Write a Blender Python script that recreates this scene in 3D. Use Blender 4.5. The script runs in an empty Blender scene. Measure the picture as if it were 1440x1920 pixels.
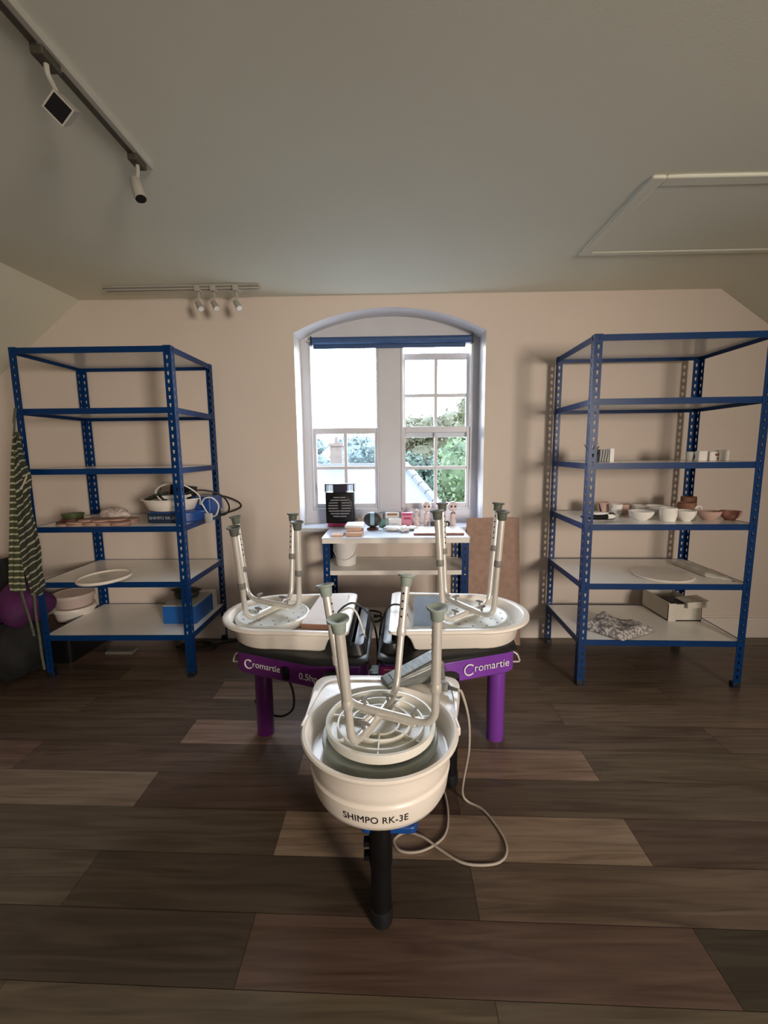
import bpy, bmesh, math, random
from mathutils import Vector, Matrix
random.seed(7)
C = bpy.context.scene.collection
PI = math.pi
R_ = math.radians

# ------------------------------------------------------------------ materials
def mat(name, col, rough=.5, metal=0., var=.06, scale=12., bump=0., bscale=60., spec=.5, stretch=None, coat=0., trans=0., alpha=1.):
    m = bpy.data.materials.new(name); m.use_nodes = True
    nt = m.node_tree; N = nt.nodes; L = nt.links
    b = N['Principled BSDF']
    b.inputs['Roughness'].default_value = rough; b.inputs['Metallic'].default_value = metal
    b.inputs['Specular IOR Level'].default_value = spec
    b.inputs['Coat Weight'].default_value = coat; b.inputs['Transmission Weight'].default_value = trans
    b.inputs['Alpha'].default_value = alpha
    tc = N.new('ShaderNodeTexCoord'); vec = tc.outputs['Object']
    if stretch:
        mp = N.new('ShaderNodeMapping'); mp.inputs['Scale'].default_value = stretch; L.new(vec, mp.inputs['Vector']); vec = mp.outputs['Vector']
    nz = N.new('ShaderNodeTexNoise'); nz.inputs['Scale'].default_value = scale; nz.inputs['Detail'].default_value = 4
    L.new(vec, nz.inputs['Vector'])
    rp = N.new('ShaderNodeValToRGB')
    rp.color_ramp.elements[0].color = tuple(c*(1-var) for c in col)+(1,); rp.color_ramp.elements[1].color = tuple(min(1, c*(1+var)) for c in col)+(1,)
    rp.color_ramp.elements[0].position = .3; rp.color_ramp.elements[1].position = .7
    L.new(nz.outputs['Fac'], rp.inputs['Fac']); L.new(rp.outputs['Color'], b.inputs['Base Color'])
    if bump:
        n2 = N.new('ShaderNodeTexNoise'); n2.inputs['Scale'].default_value = bscale; n2.inputs['Detail'].default_value = 3
        L.new(vec, n2.inputs['Vector'])
        bp = N.new('ShaderNodeBump'); bp.inputs['Strength'].default_value = bump; bp.inputs['Distance'].default_value = .01
        L.new(n2.outputs['Fac'], bp.inputs['Height']); L.new(bp.outputs['Normal'], b.inputs['Normal'])
    return m

def stripe_mat(name, c1, c2, axis, freq, duty=.5, rough=.9, rot=0., noise=0.):
    m = mat(name, c1, rough, var=.15, scale=40)
    nt = m.node_tree; N = nt.nodes; L = nt.links; b = N['Principled BSDF']
    tc = N.new('ShaderNodeTexCoord'); mp = N.new('ShaderNodeMapping'); mp.inputs['Rotation'].default_value = (0, rot, 0)
    L.new(tc.outputs['Object'], mp.inputs['Vector'])
    sx = N.new('ShaderNodeSeparateXYZ'); L.new(mp.outputs['Vector'], sx.inputs[0])
    v = sx.outputs[axis]
    if noise:
        nz = N.new('ShaderNodeTexNoise'); nz.inputs['Scale'].default_value = 9; L.new(tc.outputs['Object'], nz.inputs['Vector'])
        ad = N.new('ShaderNodeMath'); ad.operation = 'MULTIPLY_ADD'; L.new(nz.outputs['Fac'], ad.inputs[0]); ad.inputs[1].default_value = noise; L.new(v, ad.inputs[2]); v = ad.outputs[0]
    mu = N.new('ShaderNodeMath'); mu.operation = 'MULTIPLY'; mu.inputs[1].default_value = freq; L.new(v, mu.inputs[0])
    fr = N.new('ShaderNodeMath'); fr.operation = 'FRACT'; L.new(mu.outputs[0], fr.inputs[0])
    gt = N.new('ShaderNodeMath'); gt.operation = 'GREATER_THAN'; gt.inputs[1].default_value = duty; L.new(fr.outputs[0], gt.inputs[0])
    mx = N.new('ShaderNodeMix'); mx.data_type = 'RGBA'; mx.inputs[6].default_value = c1+(1,); mx.inputs[7].default_value = c2+(1,)
    L.new(gt.outputs[0], mx.inputs[0]); L.new(mx.outputs[2], b.inputs['Base Color'])
    return m

def speckle_mat(name, c1, c2, scale, rough=.9, lo=.42, hi=.58):
    m = mat(name, c1, rough)
    N = m.node_tree.nodes
    r = [n for n in N if n.type == 'VALTORGB'][0]; nz = [n for n in N if n.type == 'TEX_NOISE'][0]
    nz.inputs['Scale'].default_value = scale; nz.inputs['Detail'].default_value = 6
    r.color_ramp.elements[0].position = lo; r.color_ramp.elements[1].position = hi
    r.color_ramp.elements[0].color = c1+(1,); r.color_ramp.elements[1].color = c2+(1,)
    return m

WALL = mat('wall_paint', (.665, .575, .50), .85, var=.025, scale=1.6, bump=.06, bscale=180)
CEIL = mat('ceiling_paint', (.685, .685, .575), .85, var=.03, scale=.9, bump=.05, bscale=160)
TRIMW = mat('trim_paint', (.72, .65, .58), .6, var=.03)
WINW = mat('window_gloss_paint', (.60, .60, .63), .35, var=.03, scale=5)
BLUE = mat('rack_blue_enamel', (.001, .031, .128), .36, var=.12, scale=9, spec=.22)
NAVY = mat('rack_cap_black', (.006, .007, .01), .5)
MEL = mat('white_melamine', (.90, .885, .83), .22, var=.03, scale=4)
MELW = mat('bench_white', (.78, .74, .68), .3, var=.03, scale=4)
CREAM = mat('cream_plastic', (.88, .81, .72), .33, var=.035, scale=7, coat=.15)
CREAM2 = mat('cream_plastic_dusty', (.80, .74, .66), .4, var=.06, scale=10)
SEATM = mat('seat_white_plastic', (.76, .74, .66), .38, var=.04, scale=9)
ALU = mat('anodised_tube', (.70, .67, .61), .34, .4, var=.05, scale=20)
RUB = mat('grey_green_rubber', (.28, .33, .29), .65, var=.08, scale=30)
RUBD = mat('dark_grey_rubber', (.10, .11, .09), .6, var=.1, scale=30)
COLM = mat('grey_collar', (.20, .19, .17), .5)
BLACK = mat('black_plastic', (.005, .005, .006), .4, var=.2, spec=.3)
BLKG = mat('black_gloss_tray', (.014,.015,.015), .38, var=.15, spec=.4)
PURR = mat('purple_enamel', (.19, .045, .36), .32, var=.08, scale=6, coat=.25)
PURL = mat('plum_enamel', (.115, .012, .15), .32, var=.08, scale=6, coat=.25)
WHEELHEAD = mat('wheelhead_grey', (.33, .37, .335), .45, .1, var=.12, scale=14, bump=.05, bscale=90)
WIRE = mat('white_wire', (.75, .74, .72), .3, .3)
CORDG = mat('grey_flex', (.42, .37, .31), .5)
CORDB = mat('black_flex', (.01, .01, .01), .45)
CORDW = mat('white_flex', (.70, .68, .62), .4)
LETW = mat('white_lettering', (.82, .80, .82), .5)
LETB = mat('black_lettering', (.01, .01, .012), .5)
MAG = mat('magenta_sticker', (.33, .012, .12), .4)
MDF = mat('mdf_board', (.36, .235, .18), .8, var=.12, scale=30)
PORC = mat('white_bisque', (.85, .82, .77), .6, var=.05, scale=15)
PINKC = mat('pinkish_bisque', (.56, .38, .32), .75, var=.08, scale=15)
TERRA = mat('terracotta_bisque', (.45, .22, .17), .8, var=.1, scale=15)
BROWN = mat('brown_clay', (.25, .12, .07), .8, var=.2, scale=25)
WHITE = mat('white_plastic', (.78, .77, .74), .4, var=.03)
STEEL = mat('brushed_pedal', (.17, .18, .17), .45, .5, var=.25, scale=8, stretch=(1, 14, 14))
SHBLUE = mat('machine_blue', (.008, .06, .26), .35, var=.1)
DARK = mat('dark_olive_plastic', (.03, .032, .024), .5, var=.2)
SLATE = mat('slate_board', (.07, .09, .11), .55, var=.2, scale=20)

# ------------------------------------------------------------------ mesh builder
class B:
    def __init__(s): s.bm = bmesh.new(); s.mi = 0
    def _f(s, vs):
        try:
            f = s.bm.faces.new(vs); f.material_index = s.mi; return f
        except ValueError: return None
    def face(s, pts): return s._f([s.bm.verts.new(p) for p in pts])
    def box(s, c, size, rz=0., M=None):
        m = M if M is not None else (Matrix.Translation(c) @ Matrix.Rotation(rz, 4, 'Z'))
        x, y, z = (k/2 for k in size)
        v = [s.bm.verts.new(m @ Vector(p)) for p in [(-x,-y,-z),(x,-y,-z),(x,y,-z),(-x,y,-z),(-x,-y,z),(x,-y,z),(x,y,z),(-x,y,z)]]
        for q in [(0,3,2,1),(4,5,6,7),(0,1,5,4),(1,2,6,5),(2,3,7,6),(3,0,4,7)]: s._f([v[i] for i in q])
        return s
    def rings(s, rs, cap0=True, cap1=True, closed=False):
        V = [[s.bm.verts.new(p) for p in r] for r in rs]; n = len(V[0])
        k = len(V)
        for a in range(k if closed else k-1):
            A, D = V[a], V[(a+1) % k]
            for i in range(n): s._f([A[i], A[(i+1) % n], D[(i+1) % n], D[i]])
        if not closed:
            if cap0: s._f(V[0][::-1])
            if cap1: s._f(V[-1])
        return s
    def tube(s, pts, r, n=10, closed=False, flat=1.):
        P = [Vector(p) for p in pts]; k = len(P)
        rr = r if isinstance(r, (list, tuple)) else [r]*k
        T = []
        for i in range(k):
            if closed: d = P[(i+1) % k]-P[i-1]
            else: d = P[min(i+1, k-1)]-P[max(i-1, 0)]
            T.append(d.normalized() if d.length > 1e-9 else Vector((0,0,1)))
        up = Vector((0,0,1)) if abs(T[0].z) < .9 else Vector((0,1,0))
        u = T[0].cross(up).normalized(); rs = []
        for i in range(k):
            u = (u - T[i]*u.dot(T[i])).normalized(); w = T[i].cross(u)
            rs.append([P[i]+(u*math.cos(a)+w*math.sin(a)*flat)*rr[i] for a in [2*PI*j/n for j in range(n)]])
        return s.rings(rs, closed=closed)
    def lathe(s, prof, c=(0,0,0), n=40, M=None, cap0=True, cap1=True, sx=1., sy=1.):
        m = M if M is not None else Matrix.Translation(c)
        return s.rings([[m @ Vector((max(r,1e-4)*math.cos(2*PI*j/n)*sx, max(r,1e-4)*math.sin(2*PI*j/n)*sy, z)) for j in range(n)] for r, z in prof], cap0, cap1)
    def prism(s, poly, z0, z1, M=None):
        m = M if M is not None else Matrix.Identity(4)
        return s.rings([[m @ Vector((x, y, z)) for x, y in poly] for z in (z0, z1)])
    def blob(s, c, rad, n=20, k=12, jit=0., seed=0, M=None, flatb=None):
        rnd = random.Random(seed); ph = [rnd.uniform(0, 6) for _ in range(6)]
        rs = []
        for i in range(1, k):
            t = PI*i/k; row = []
            for j in range(n):
                a = 2*PI*j/n
                q = 1+jit*(math.sin(3*a+ph[0])*math.sin(2*t+ph[1])+.6*math.sin(5*a+ph[2]+2*t)+.5*math.sin(4*t+ph[3]+a*2))
                p = Vector((rad[0]*math.sin(t)*math.cos(a)*q, rad[1]*math.sin(t)*math.sin(a)*q, -rad[2]*math.cos(t)*q))
                if flatb is not None and p.z < flatb: p.z = flatb
                if M is not None: p = M @ p
                row.append(Vector(c)+p)
            rs.append(row)
        return s.rings(rs)
    def make(s, name, mats, parent=None, smooth=35, bevel=0., solid=0., sub=0, loc=None):
        bm = s.bm
        bmesh.ops.recalc_face_normals(bm, faces=bm.faces)
        me = bpy.data.meshes.new(name); bm.to_mesh(me); bm.free()
        for m in (mats if isinstance(mats, (list, tuple)) else [mats]): me.materials.append(m)
        if smooth:
            for p in me.polygons: p.use_smooth = True
            me.set_sharp_from_angle(angle=R_(smooth))
        o = bpy.data.objects.new(name, me); C.objects.link(o)
        if parent: o.parent = parent
        if loc is not None: o.location = loc
        if solid:
            md = o.modifiers.new('solid', 'SOLIDIFY'); md.thickness = solid; md.offset = 0
        if sub:
            md = o.modifiers.new('sub', 'SUBSURF'); md.levels = sub; md.render_levels = sub
        if bevel:
            md = o.modifiers.new('bevel', 'BEVEL'); md.width = bevel; md.segments = 2; md.limit_method = 'ANGLE'; md.angle_limit = R_(40)
        return o

def tag(o, label=None, cat=None, group=None, kind=None):
    if label: o['label'] = label
    if cat: o['category'] = cat
    if group: o['group'] = group
    if kind: o['kind'] = kind
    return o
def thing(name, label, cat, loc=(0,0,0), rz=0., group=None):
    o = bpy.data.objects.new(name, None); C.objects.link(o); o.empty_display_size = .05
    o.location = loc; o.rotation_euler = (0,0,rz)
    return tag(o, label, cat, group)
def struct(o): o['kind'] = 'structure'; return o
def dup(o, loc, rz=None, label=None, group=None):
    r = o.copy(); C.objects.link(r); r.location = loc
    if rz is not None: r.rotation_euler = (0,0,rz)
    if label: r['label'] = label
    if group: r['group'] = group
    for ch in list(o.children):
        c = ch.copy(); C.objects.link(c); c.parent = r
        for g in list(ch.children):
            d = g.copy(); C.objects.link(d); d.parent = c
    return r
def spline(pts, n=8, closed=False):
    P = [Vector(p) for p in pts]; k = len(P); out = []
    def g(i): return P[i % k] if closed else P[max(0, min(k-1, i))]
    for i in range(k if closed else k-1):
        a, b, c, d = g(i-1), g(i), g(i+1), g(i+2)
        for j in range(n):
            t = j/n
            out.append(.5*((2*b)+(c-a)*t+(2*a-5*b+4*c-d)*t*t+(3*b-a-3*c+d)*t**3))
    if not closed: out.append(P[-1])
    return out
def fillet(pts, r, n=6):
    P = [Vector(p) for p in pts]; out = [P[0]]
    for i in range(1, len(P)-1):
        a = (P[i-1]-P[i]); b = (P[i+1]-P[i]); q = min(r, a.length*.48, b.length*.48)
        A = P[i]+a.normalized()*q; D = P[i]+b.normalized()*q
        for j in range(n+1):
            t = j/n; out.append(A*(1-t)**2+P[i]*2*t*(1-t)+D*t*t)
    out.append(P[-1]); return out
def rrect(x0, y0, x1, y1, r, n=5):
    out = []
    for cx, cy, a0 in [(x1-r, y1-r, 0), (x0+r, y1-r, 90), (x0+r, y0+r, 180), (x1-r, y0+r, 270)]:
        for j in range(n+1):
            a = R_(a0+90*j/n); out.append((cx+r*math.cos(a), cy+r*math.sin(a)))
    return out
def text_mesh(name, s, size, material, parent, M=None, fn=None, extrude=.0008, align='CENTER', bold=0., space=1.):
    cu = bpy.data.curves.new('lettering', 'FONT'); cu.body = s; cu.size = size; cu.extrude = extrude; cu.align_x = align; cu.align_y = 'CENTER'
    cu.offset = bold; cu.space_character = space
    to = bpy.data.objects.new('lettering_source', cu); C.objects.link(to)
    dg = bpy.context.evaluated_depsgraph_get(); dg.update()
    me = bpy.data.meshes.new_from_object(to.evaluated_get(dg))
    bpy.data.objects.remove(to); bpy.data.curves.remove(cu)
    for v in me.vertices:
        v.co = (M @ v.co) if M is not None else Vector(fn(v.co))
    me.materials.clear(); me.materials.append(material); me.name = name
    o = bpy.data.objects.new(name, me); C.objects.link(o)
    if parent: o.parent = parent
    return o
def frame(origin, xdir, ydir):
    x = Vector(xdir).normalized(); z = x.cross(Vector(ydir)).normalized(); y = z.cross(x)
    return Matrix(((x.x,y.x,z.x,origin[0]),(x.y,y.y,z.y,origin[1]),(x.z,y.z,z.z,origin[2]),(0,0,0,1)))

# ------------------------------------------------------------------ room shell
WY = 2.82; CZ = 2.178; XL = -1.92; XR = 1.96; BX = 2.62; BY = -2.6
SZL = 1.62; SZR = 1.72
# floor planks: every board a face with its own shade
fl = bmesh.new(); cl = fl.loops.layers.color.new('plank')
W0, PW, SL, PL = .850, .172, -.0215, 1.152
special = {}
rows = range(-21, 13)
def shade(row, k):
    rnd = random.Random(row*131+k*17+5)
    return rnd.choice([.62, .74, .82, .9, .7, 1.0]), rnd.uniform(-1, 1)
# (row, k): k-th board counted from the joint nearest x=-.38 (even rows) or -.93 (odd rows)
fixed = {(2,0):(1.55,.1),(3,-1):(1.25,.2),(3,0):(.66,-.6),(3,1):(.85,.2),(4,-1):(.74,-.4),(4,0):(1.5,-.2),(4,1):(.95,.5),(4,-2):(1.0,-.8),
         (5,0):(1.35,-.5),(5,-1):(.72,-.2),(5,1):(.9,0),(6,1):(1.2,.2),(6,0):(.95,.1),(7,0):(1.3,-.2),(7,-1):(.75,-.2),(7,1):(1.0,.2),
         (1,0):(.62,.2),(1,-1):(.88,.6),(1,1):(.95,-.1),(2,-1):(.78,.4),(2,1):(.72,-.3),(0,0):(.78,-.8),(0,-1):(.6,.4),(0,1):(.5,1.),(-1,0):(1.0,.9),(-1,-1):(.95,.9),(-1,1):(.9,.7),
         (6,-1):(.8,-.2),(3,2):(.8,0),(4,2):(.8,0),(8,0):(.9,0),(9,0):(.9,0)}
for r in rows:
    y0, y1 = W0+PW*r, W0+PW*(r+1)
    off = -.381 if r % 2 == 0 else -.930
    for k in range(-4, 5):
        x0 = off+k*PL; x1 = x0+PL
        sh, hue = fixed.get((r, k), shade(r, k))
        q = []
        for x, y in [(x0,y0),(x1,y0),(x1,y1),(x0,y1)]:
            g = .0006
            yy = y+SL*x + (g if y == y0 else -g); xx = x+(g if x == x0 else -g)
            q.append((max(-BX,min(BX,xx)), min(WY, max(BY, yy)), 0))
        if abs(q[0][0]-q[1][0]) < 1e-4 or abs(q[0][1]-q[3][1]) < 1e-3: continue
        f = fl.faces.new([fl.verts.new(p) for p in q])
        sh = sh**.62; hue *= .6
        colr = (sh*(1-.10*hue), sh*(1-.02*hue if hue > 0 else 1+.03*hue), sh*(1-.06*hue if hue > 0 else 1-.02*hue), 1)
        for lp in f.loops: lp[cl] = tuple(min(1, c*.5) for c in colr[:3])+(1,)
b0 = [fl.verts.new(p) for p in [(-BX,BY,-.004),(BX,BY,-.004),(BX,WY,-.004),(-BX,WY,-.004)]]
f = fl.faces.new(b0)
for lp in f.loops: lp[cl] = (.1,.1,.1,1)
me = bpy.data.meshes.new('floor'); fl.to_mesh(me); fl.free()
fm = bpy.data.materials.new('wood_plank_vinyl'); fm.use_nodes = True
N = fm.node_tree.nodes; L = fm.node_tree.links; bs = N['Principled BSDF']
at = N.new('ShaderNodeVertexColor'); at.layer_name = 'plank'
tc = N.new('ShaderNodeTexCoord'); mp = N.new('ShaderNodeMapping'); mp.inputs['Scale'].default_value = (1.6, 22, 1); L.new(tc.outputs['Object'], mp.inputs['Vector'])
# shift the grain from board to board
va = N.new('ShaderNodeVectorMath'); va.operation = 'MULTIPLY_ADD'; va.inputs[1].default_value = (37, 53, 11); L.new(at.outputs['Color'], va.inputs[0]); L.new(mp.outputs['Vector'], va.inputs[2])
nz = N.new('ShaderNodeTexNoise'); nz.inputs['Scale'].default_value = 1.5; nz.inputs['Detail'].default_value = 8; nz.inputs['Distortion'].default_value = 1.1; L.new(va.outputs[0], nz.inputs['Vector'])
rp = N.new('ShaderNodeValToRGB'); e = rp.color_ramp.elements
e[0].position = .28; e[0].color = (.195, .130, .084, 1); e[1].position = .64; e[1].color = (.40, .288, .198, 1)
L.new(nz.outputs['Fac'], rp.inputs['Fac'])
mx = N.new('ShaderNodeMix'); mx.data_type = 'RGBA'; mx.blend_type = 'MULTIPLY'; mx.inputs[0].default_value = 1
L.new(rp.outputs['Color'], mx.inputs[6])
ml = N.new('ShaderNodeVectorMath'); ml.operation = 'SCALE'; ml.inputs['Scale'].default_value = 2.0; L.new(at.outputs['Color'], ml.inputs[0]); L.new(ml.outputs[0], mx.inputs[7])
L.new(mx.outputs[2], bs.inputs['Base Color'])
bs.inputs['Roughness'].default_value = .38; bs.inputs['Specular IOR Level'].default_value = .45
bp = N.new('ShaderNodeBump'); bp.inputs['Strength'].default_value = .08; bp.inputs['Distance'].default_value = .004; L.new(nz.outputs['Fac'], bp.inputs['Height']); L.new(bp.outputs['Normal'], bs.inputs['Normal'])
me.materials.append(fm)
o = bpy.data.objects.new('floor', me); C.objects.link(o); struct(o)

b = B()
for p in [[(XL,BY,CZ),(XR,BY,CZ),(XR,WY,CZ),(XL,WY,CZ)], [(XL,BY,CZ),(XL,WY,CZ),(-BX,WY,SZL),(-BX,BY,SZL)], [(XR,BY,CZ),(BX,BY,SZR),(BX,WY,SZR),(XR,WY,CZ)]]:
    b.face([Vector(q) for q in p])
o = struct(b.make('ceiling', CEIL, smooth=0)); 
b = B(); b.face([(-BX,BY,0),(-BX,WY,0),(-BX,WY,SZL),(-BX,BY,SZL)]); struct(b.make('wall_left', WALL, smooth=0))
b = B(); b.face([(BX,BY,0),(BX,WY,0),(BX,WY,SZR),(BX,BY,SZR)]); struct(b.make('wall_right', WALL, smooth=0))
b = B(); b.face([(-BX,BY,0),(BX,BY,0),(BX,BY,SZR),(XR,BY,CZ),(XL,BY,CZ),(-BX,BY,SZL)]); struct(b.make('wall_front', WALL, smooth=0))
# back wall with segmental-arched window opening and its reveal
OX0, OX1, OZ0, OZS, OZT = -.606, .573, .752, 1.966, 2.106
ocx = (OX0+OX1)/2; hw = (OX1-OX0)/2; rise = OZT-OZS; AR = (hw*hw+rise*rise)/(2*rise); acz = OZT-AR
def arch(x): return acz+math.sqrt(max(0, AR*AR-(x-ocx)**2))
AN = 40; ax = [OX0+(OX1-OX0)*i/AN for i in range(AN+1)]
FY = 2.98
b = B()
b.face([(-BX,WY,0),(BX,WY,0),(BX,WY,OZ0),(-BX,WY,OZ0)])
b.face([(-BX,WY,OZ0),(OX0,WY,OZ0),(OX0,WY,CZ),(XL,WY,CZ),(-BX,WY,SZL)])
b.face([(OX1,WY,OZ0),(BX,WY,OZ0),(BX,WY,SZR),(XR,WY,CZ),(OX1,WY,CZ)])
ch = .012
for i in range(AN):
    b.face([(ax[i],WY,arch(ax[i])),(ax[i+1],WY,arch(ax[i+1])),(ax[i+1],WY,CZ),(ax[i],WY,CZ)])
# rounded arris then reveal
b.mi = 1
outl = [(OX0,OZ0)]+[(x,arch(x)) for x in ax]+[(OX1,OZ0)]
inn = [(ocx+(x-ocx)*.985, z-(.0 if z == OZ0 else .008)) for x, z in outl]
for i in range(len(outl)-1):
    (xa,za),(xb,zb) = outl[i], outl[i+1]; (xc,zc),(xd,zd) = inn[i], inn[i+1]
    b.face([(xa,WY,za),(xb,WY,zb),(xd,WY+.03,zd),(xc,WY+.03,zc)])
    b.face([(xc,WY+.03,zc),(xd,WY+.03,zd),(xd,FY+.09,zd),(xc,FY+.09,zc)])
b.face([(OX0,WY,OZ0),(OX1,WY,OZ0),(OX1,FY+.09,OZ0),(OX0,FY+.09,OZ0)])
bmesh.ops.remove_doubles(b.bm, verts=b.bm.verts, dist=1e-5)
struct(b.make('wall_back', [WALL, WINW], smooth=0))
b = B()
b.prism([(-BX,WY-.016),(BX,WY-.016),(BX,WY),(-BX,WY)], 0, .138); b.prism([(-BX,WY-.009),(BX,WY-.009),(BX,WY),(-BX,WY)], .138, .15)
struct(b.make('baseboard_back', TRIMW, bevel=.003))
b = B(); b.prism([(BX-.016,BY),(BX,BY),(BX,WY),(BX-.016,WY)], 0, .15); struct(b.make('baseboard_right', TRIMW, bevel=.003))
b = B(); b.prism([(-BX,BY),(-BX+.016,BY),(-BX+.016,WY),(-BX,WY)], 0, .15); struct(b.make('baseboard_left', TRIMW, bevel=.003))
b = B(); b.prism([(OX0-.03,WY-.045),(OX1+.03,WY-.045),(OX1+.03,WY+.0),(OX1-.012,WY+.0),(OX1-.012,FY+.03),(OX0+.012,FY+.03),(OX0+.012,WY+.0),(OX0-.03,WY+.0)], OZ0-.026, OZ0+.004)
struct(b.make('trim_1', WINW, bevel=.006))

# ------------------------------------------------------------------ window: surround, mullion, sashes, panes
GL = bpy.data.materials.new('window_glass'); GL.use_nodes = True
N = GL.node_tree.nodes; L = GL.node_tree.links; N.remove(N['Principled BSDF'])
tr = N.new('ShaderNodeBsdfTransparent'); tr.inputs[0].default_value = (.93,.95,.96,1); gs = N.new('ShaderNodeBsdfGlossy'); gs.inputs['Roughness'].default_value = .03
fz = N.new('ShaderNodeFresnel'); fz.inputs[0].default_value = 1.45; ms = N.new('ShaderNodeMixShader')
L.new(fz.outputs[0], ms.inputs[0]); L.new(tr.outputs[0], ms.inputs[1]); L.new(gs.outputs[0], ms.inputs[2]); L.new(ms.outputs[0], N['Material Output'].inputs[0])
w1 = thing('window_1', None, None, (0,FY,0)); struct(w1)
XLf, XM0, XM1, XRf = -.546, -.094, .054, .523; ZB, ZT = .845, 1.930
b = B()
def wbox(x0,x1,z0,z1,y0,y1): b.box(((x0+x1)/2,(y0+y1)/2,(z0+z1)/2),(x1-x0,y1-y0,z1-z0))
wbox(OX0+.0, XLf, OZ0, ZT, 0, .07); wbox(XRf, OX1, OZ0, ZT, 0, .07); wbox(XLf, XRf, OZ0, ZB, 0, .07)
for i in range(AN):
    b.rings([[Vector((x,y,z)) for x, z in [(ax[i],ZT),(ax[i+1],ZT),(ax[i+1],arch(ax[i+1])),(ax[i],arch(ax[i]))]] for y in (0,.07)])
bmesh.ops.remove_doubles(b.bm, verts=b.bm.verts, dist=1e-5)
b.make('frame', WINW, w1, smooth=0)
b = B(); wbox(XM0, XM1, ZB, ZT, -.004, .07); b.make('mullion', WINW, w1, bevel=.004)
# staff beads round both lights
for x0, x1 in ((XLf, XM0), (XM1, XRf)):
    b = B()
    for q in [(x0,x0+.012,ZB,ZT),(x1-.012,x1,ZB,ZT),(x0,x1,ZB,ZB+.012)]: wbox(*q, -.008, .03)
    b.make('staff_bead', WINW, w1, bevel=.003)
def sash(x0, x1, z0, z1, y, mv, mh, stile=.022, top=.04, bot=.036, glass=True, name='sash'):
    global b
    b = B(); g = .030
    wbox(x0, x0+stile, z0, z1, y, y+g); wbox(x1-stile, x1, z0, z1, y, y+g)
    wbox(x0+stile, x1-stile, z0, z0+bot, y, y+g); wbox(x0+stile, x1-stile, z1-top, z1, y, y+g)
    for m in mv: wbox(m-.011, m+.011, z0+bot, z1-top, y+.004, y+g)
    for m in mh: wbox(x0+stile, x1-stile, m-.011, m+.011, y+.005, y+g-.001)
    s = b.make(name, WINW, w1, bevel=.003)
    xs = [x0+stile]+mv+[x1-stile]; zs = [z0+bot]+mh+[z1-top]
    for i in range(len(xs)-1):
        for j in range(len(zs)-1):
            p = B(); p.face([(xs[i],y+.018,zs[j]),(xs[i+1],y+.018,zs[j]),(xs[i+1],y+.018,zs[j+1]),(xs[i],y+.018,zs[j+1])]); p.make('pane', GL, s, smooth=0)
    return s
sash(XLf+.010, XM0-.008, ZB+.008, 1.397, .008, [-.319], [1.131])
sash(XM1+.008, XRf-.010, ZB+.008, 1.400, .008, [.288], [1.126])
sash(XM1+.010, XRf-.012, 1.330, 1.876, .040, [.288], [1.606], bot=.05, name='upper_sash')
b = B()
for x in (XLf+.016, XM0-.014, XM1+.014, XRf-.018): b.tube([(x, .0, 1.93), (x, .0, 1.40)], .002, 6)
b.make('sash_cord', CREAM2, w1)

BLIND = mat('blind_fabric', (.035, .085, .21), .55, var=.08, scale=25); BLK2 = mat('blind_bracket', (.01,.01,.02), .4)
t = thing('roller_blind', 'dark blue roller blind rolled up above the window panes', 'blind', (0,2.95,1.935))
b = B(); b.lathe([(.022,-.515),(.022,.505)], M=Matrix.Translation((0,0,.012)) @ Matrix.Rotation(PI/2,4,'Y'), n=24); b.make('fabric_roll', BLIND, t)
b = B(); b.box((-.02,.018,-.014),(.985,.002,.03)); b.box((-.02,.018,-.03),(.985,.008,.008)); b.make('hem_bar', BLIND, t)
for x, w in ((.512,.014), (-.523,.008)):
    b = B(); b.box((x,.008,.012),(w,.044,.056)); b.make('bracket', BLK2, t, bevel=.003)
b = B(); b.tube([(-.545,0,.012),(-.52,0,.012)], .004, 8); b.make('end_pin', WIRE, t)

# ------------------------------------------------------------------ outside: neighbour roof, chimney, trees
ROOF = mat('slate_roof', (.020,.027,.036), .7, var=.18, scale=3, stretch=(1,1,6)); RIDGE = mat('ridge_tiles', (.03,.033,.037), .8, var=.1)
t = thing('house', 'neighbouring house with blue-grey slate roof and pale chimney outside the window', 'house', (-1.5,11,-6))
b = B()
rp_ = [(-5,0,6.86),(1.8,0,6.86),(2.9,-4.6,5.38),(3.4,-6.,4.9),(-5,-6.,4.9)]
b.face([Vector(p) for p in rp_]); b.face([Vector(p) for p in [(-5,0,6.86),(1.8,0,6.86),(2.4,1.8,6.2),(-5,1.8,6.2)]])
b.face([Vector(p) for p in [(1.8,0,6.86),(3.4,-6,4.9),(3.4,1.8,4.9),(2.4,1.8,6.2)]])
b.make('roof', ROOF, t, smooth=0, solid=.06)
b = B(); b.box((-.8,-2.,2.35),(8,7.4,4.7)); b.make('wall', mat('render_wall',(.12,.11,.10),.9), t)
b = B(); 
for k in range(14):
    a = k/14; c2 = (k+.92)/14
    p0 = Vector((1.8,0,6.89)).lerp(Vector((3.4,-6,4.93)), a); p1 = Vector((1.8,0,6.89)).lerp(Vector((3.4,-6,4.93)), c2)
    b.tube([p0,p1], .10, 8)
b.tube([(-5,0,6.88),(1.8,0,6.88)], .07, 8); b.make('ridge', RIDGE, t)
CHIM = mat('chimney_brick', (.06,.048,.042), .9, var=.15, scale=14)
b = B(); b.box((.05,.4,6.95),(.30,.30,.9)); b.box((.05,.4,7.42),(.36,.36,.08)); ch_ = b.make('chimney', CHIM, t)
b = B(); b.lathe([(.06,7.44),(.05,7.62)], (.05,.4,0), n=12); b.make('chimney_pot', CHIM, ch_)
b = B(); b.box((1.45,.5,6.95),(.34,.30,.66)); b.box((1.45,.5,7.3),(.38,.34,.07)); b.make('chimney', CHIM, t)
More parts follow.
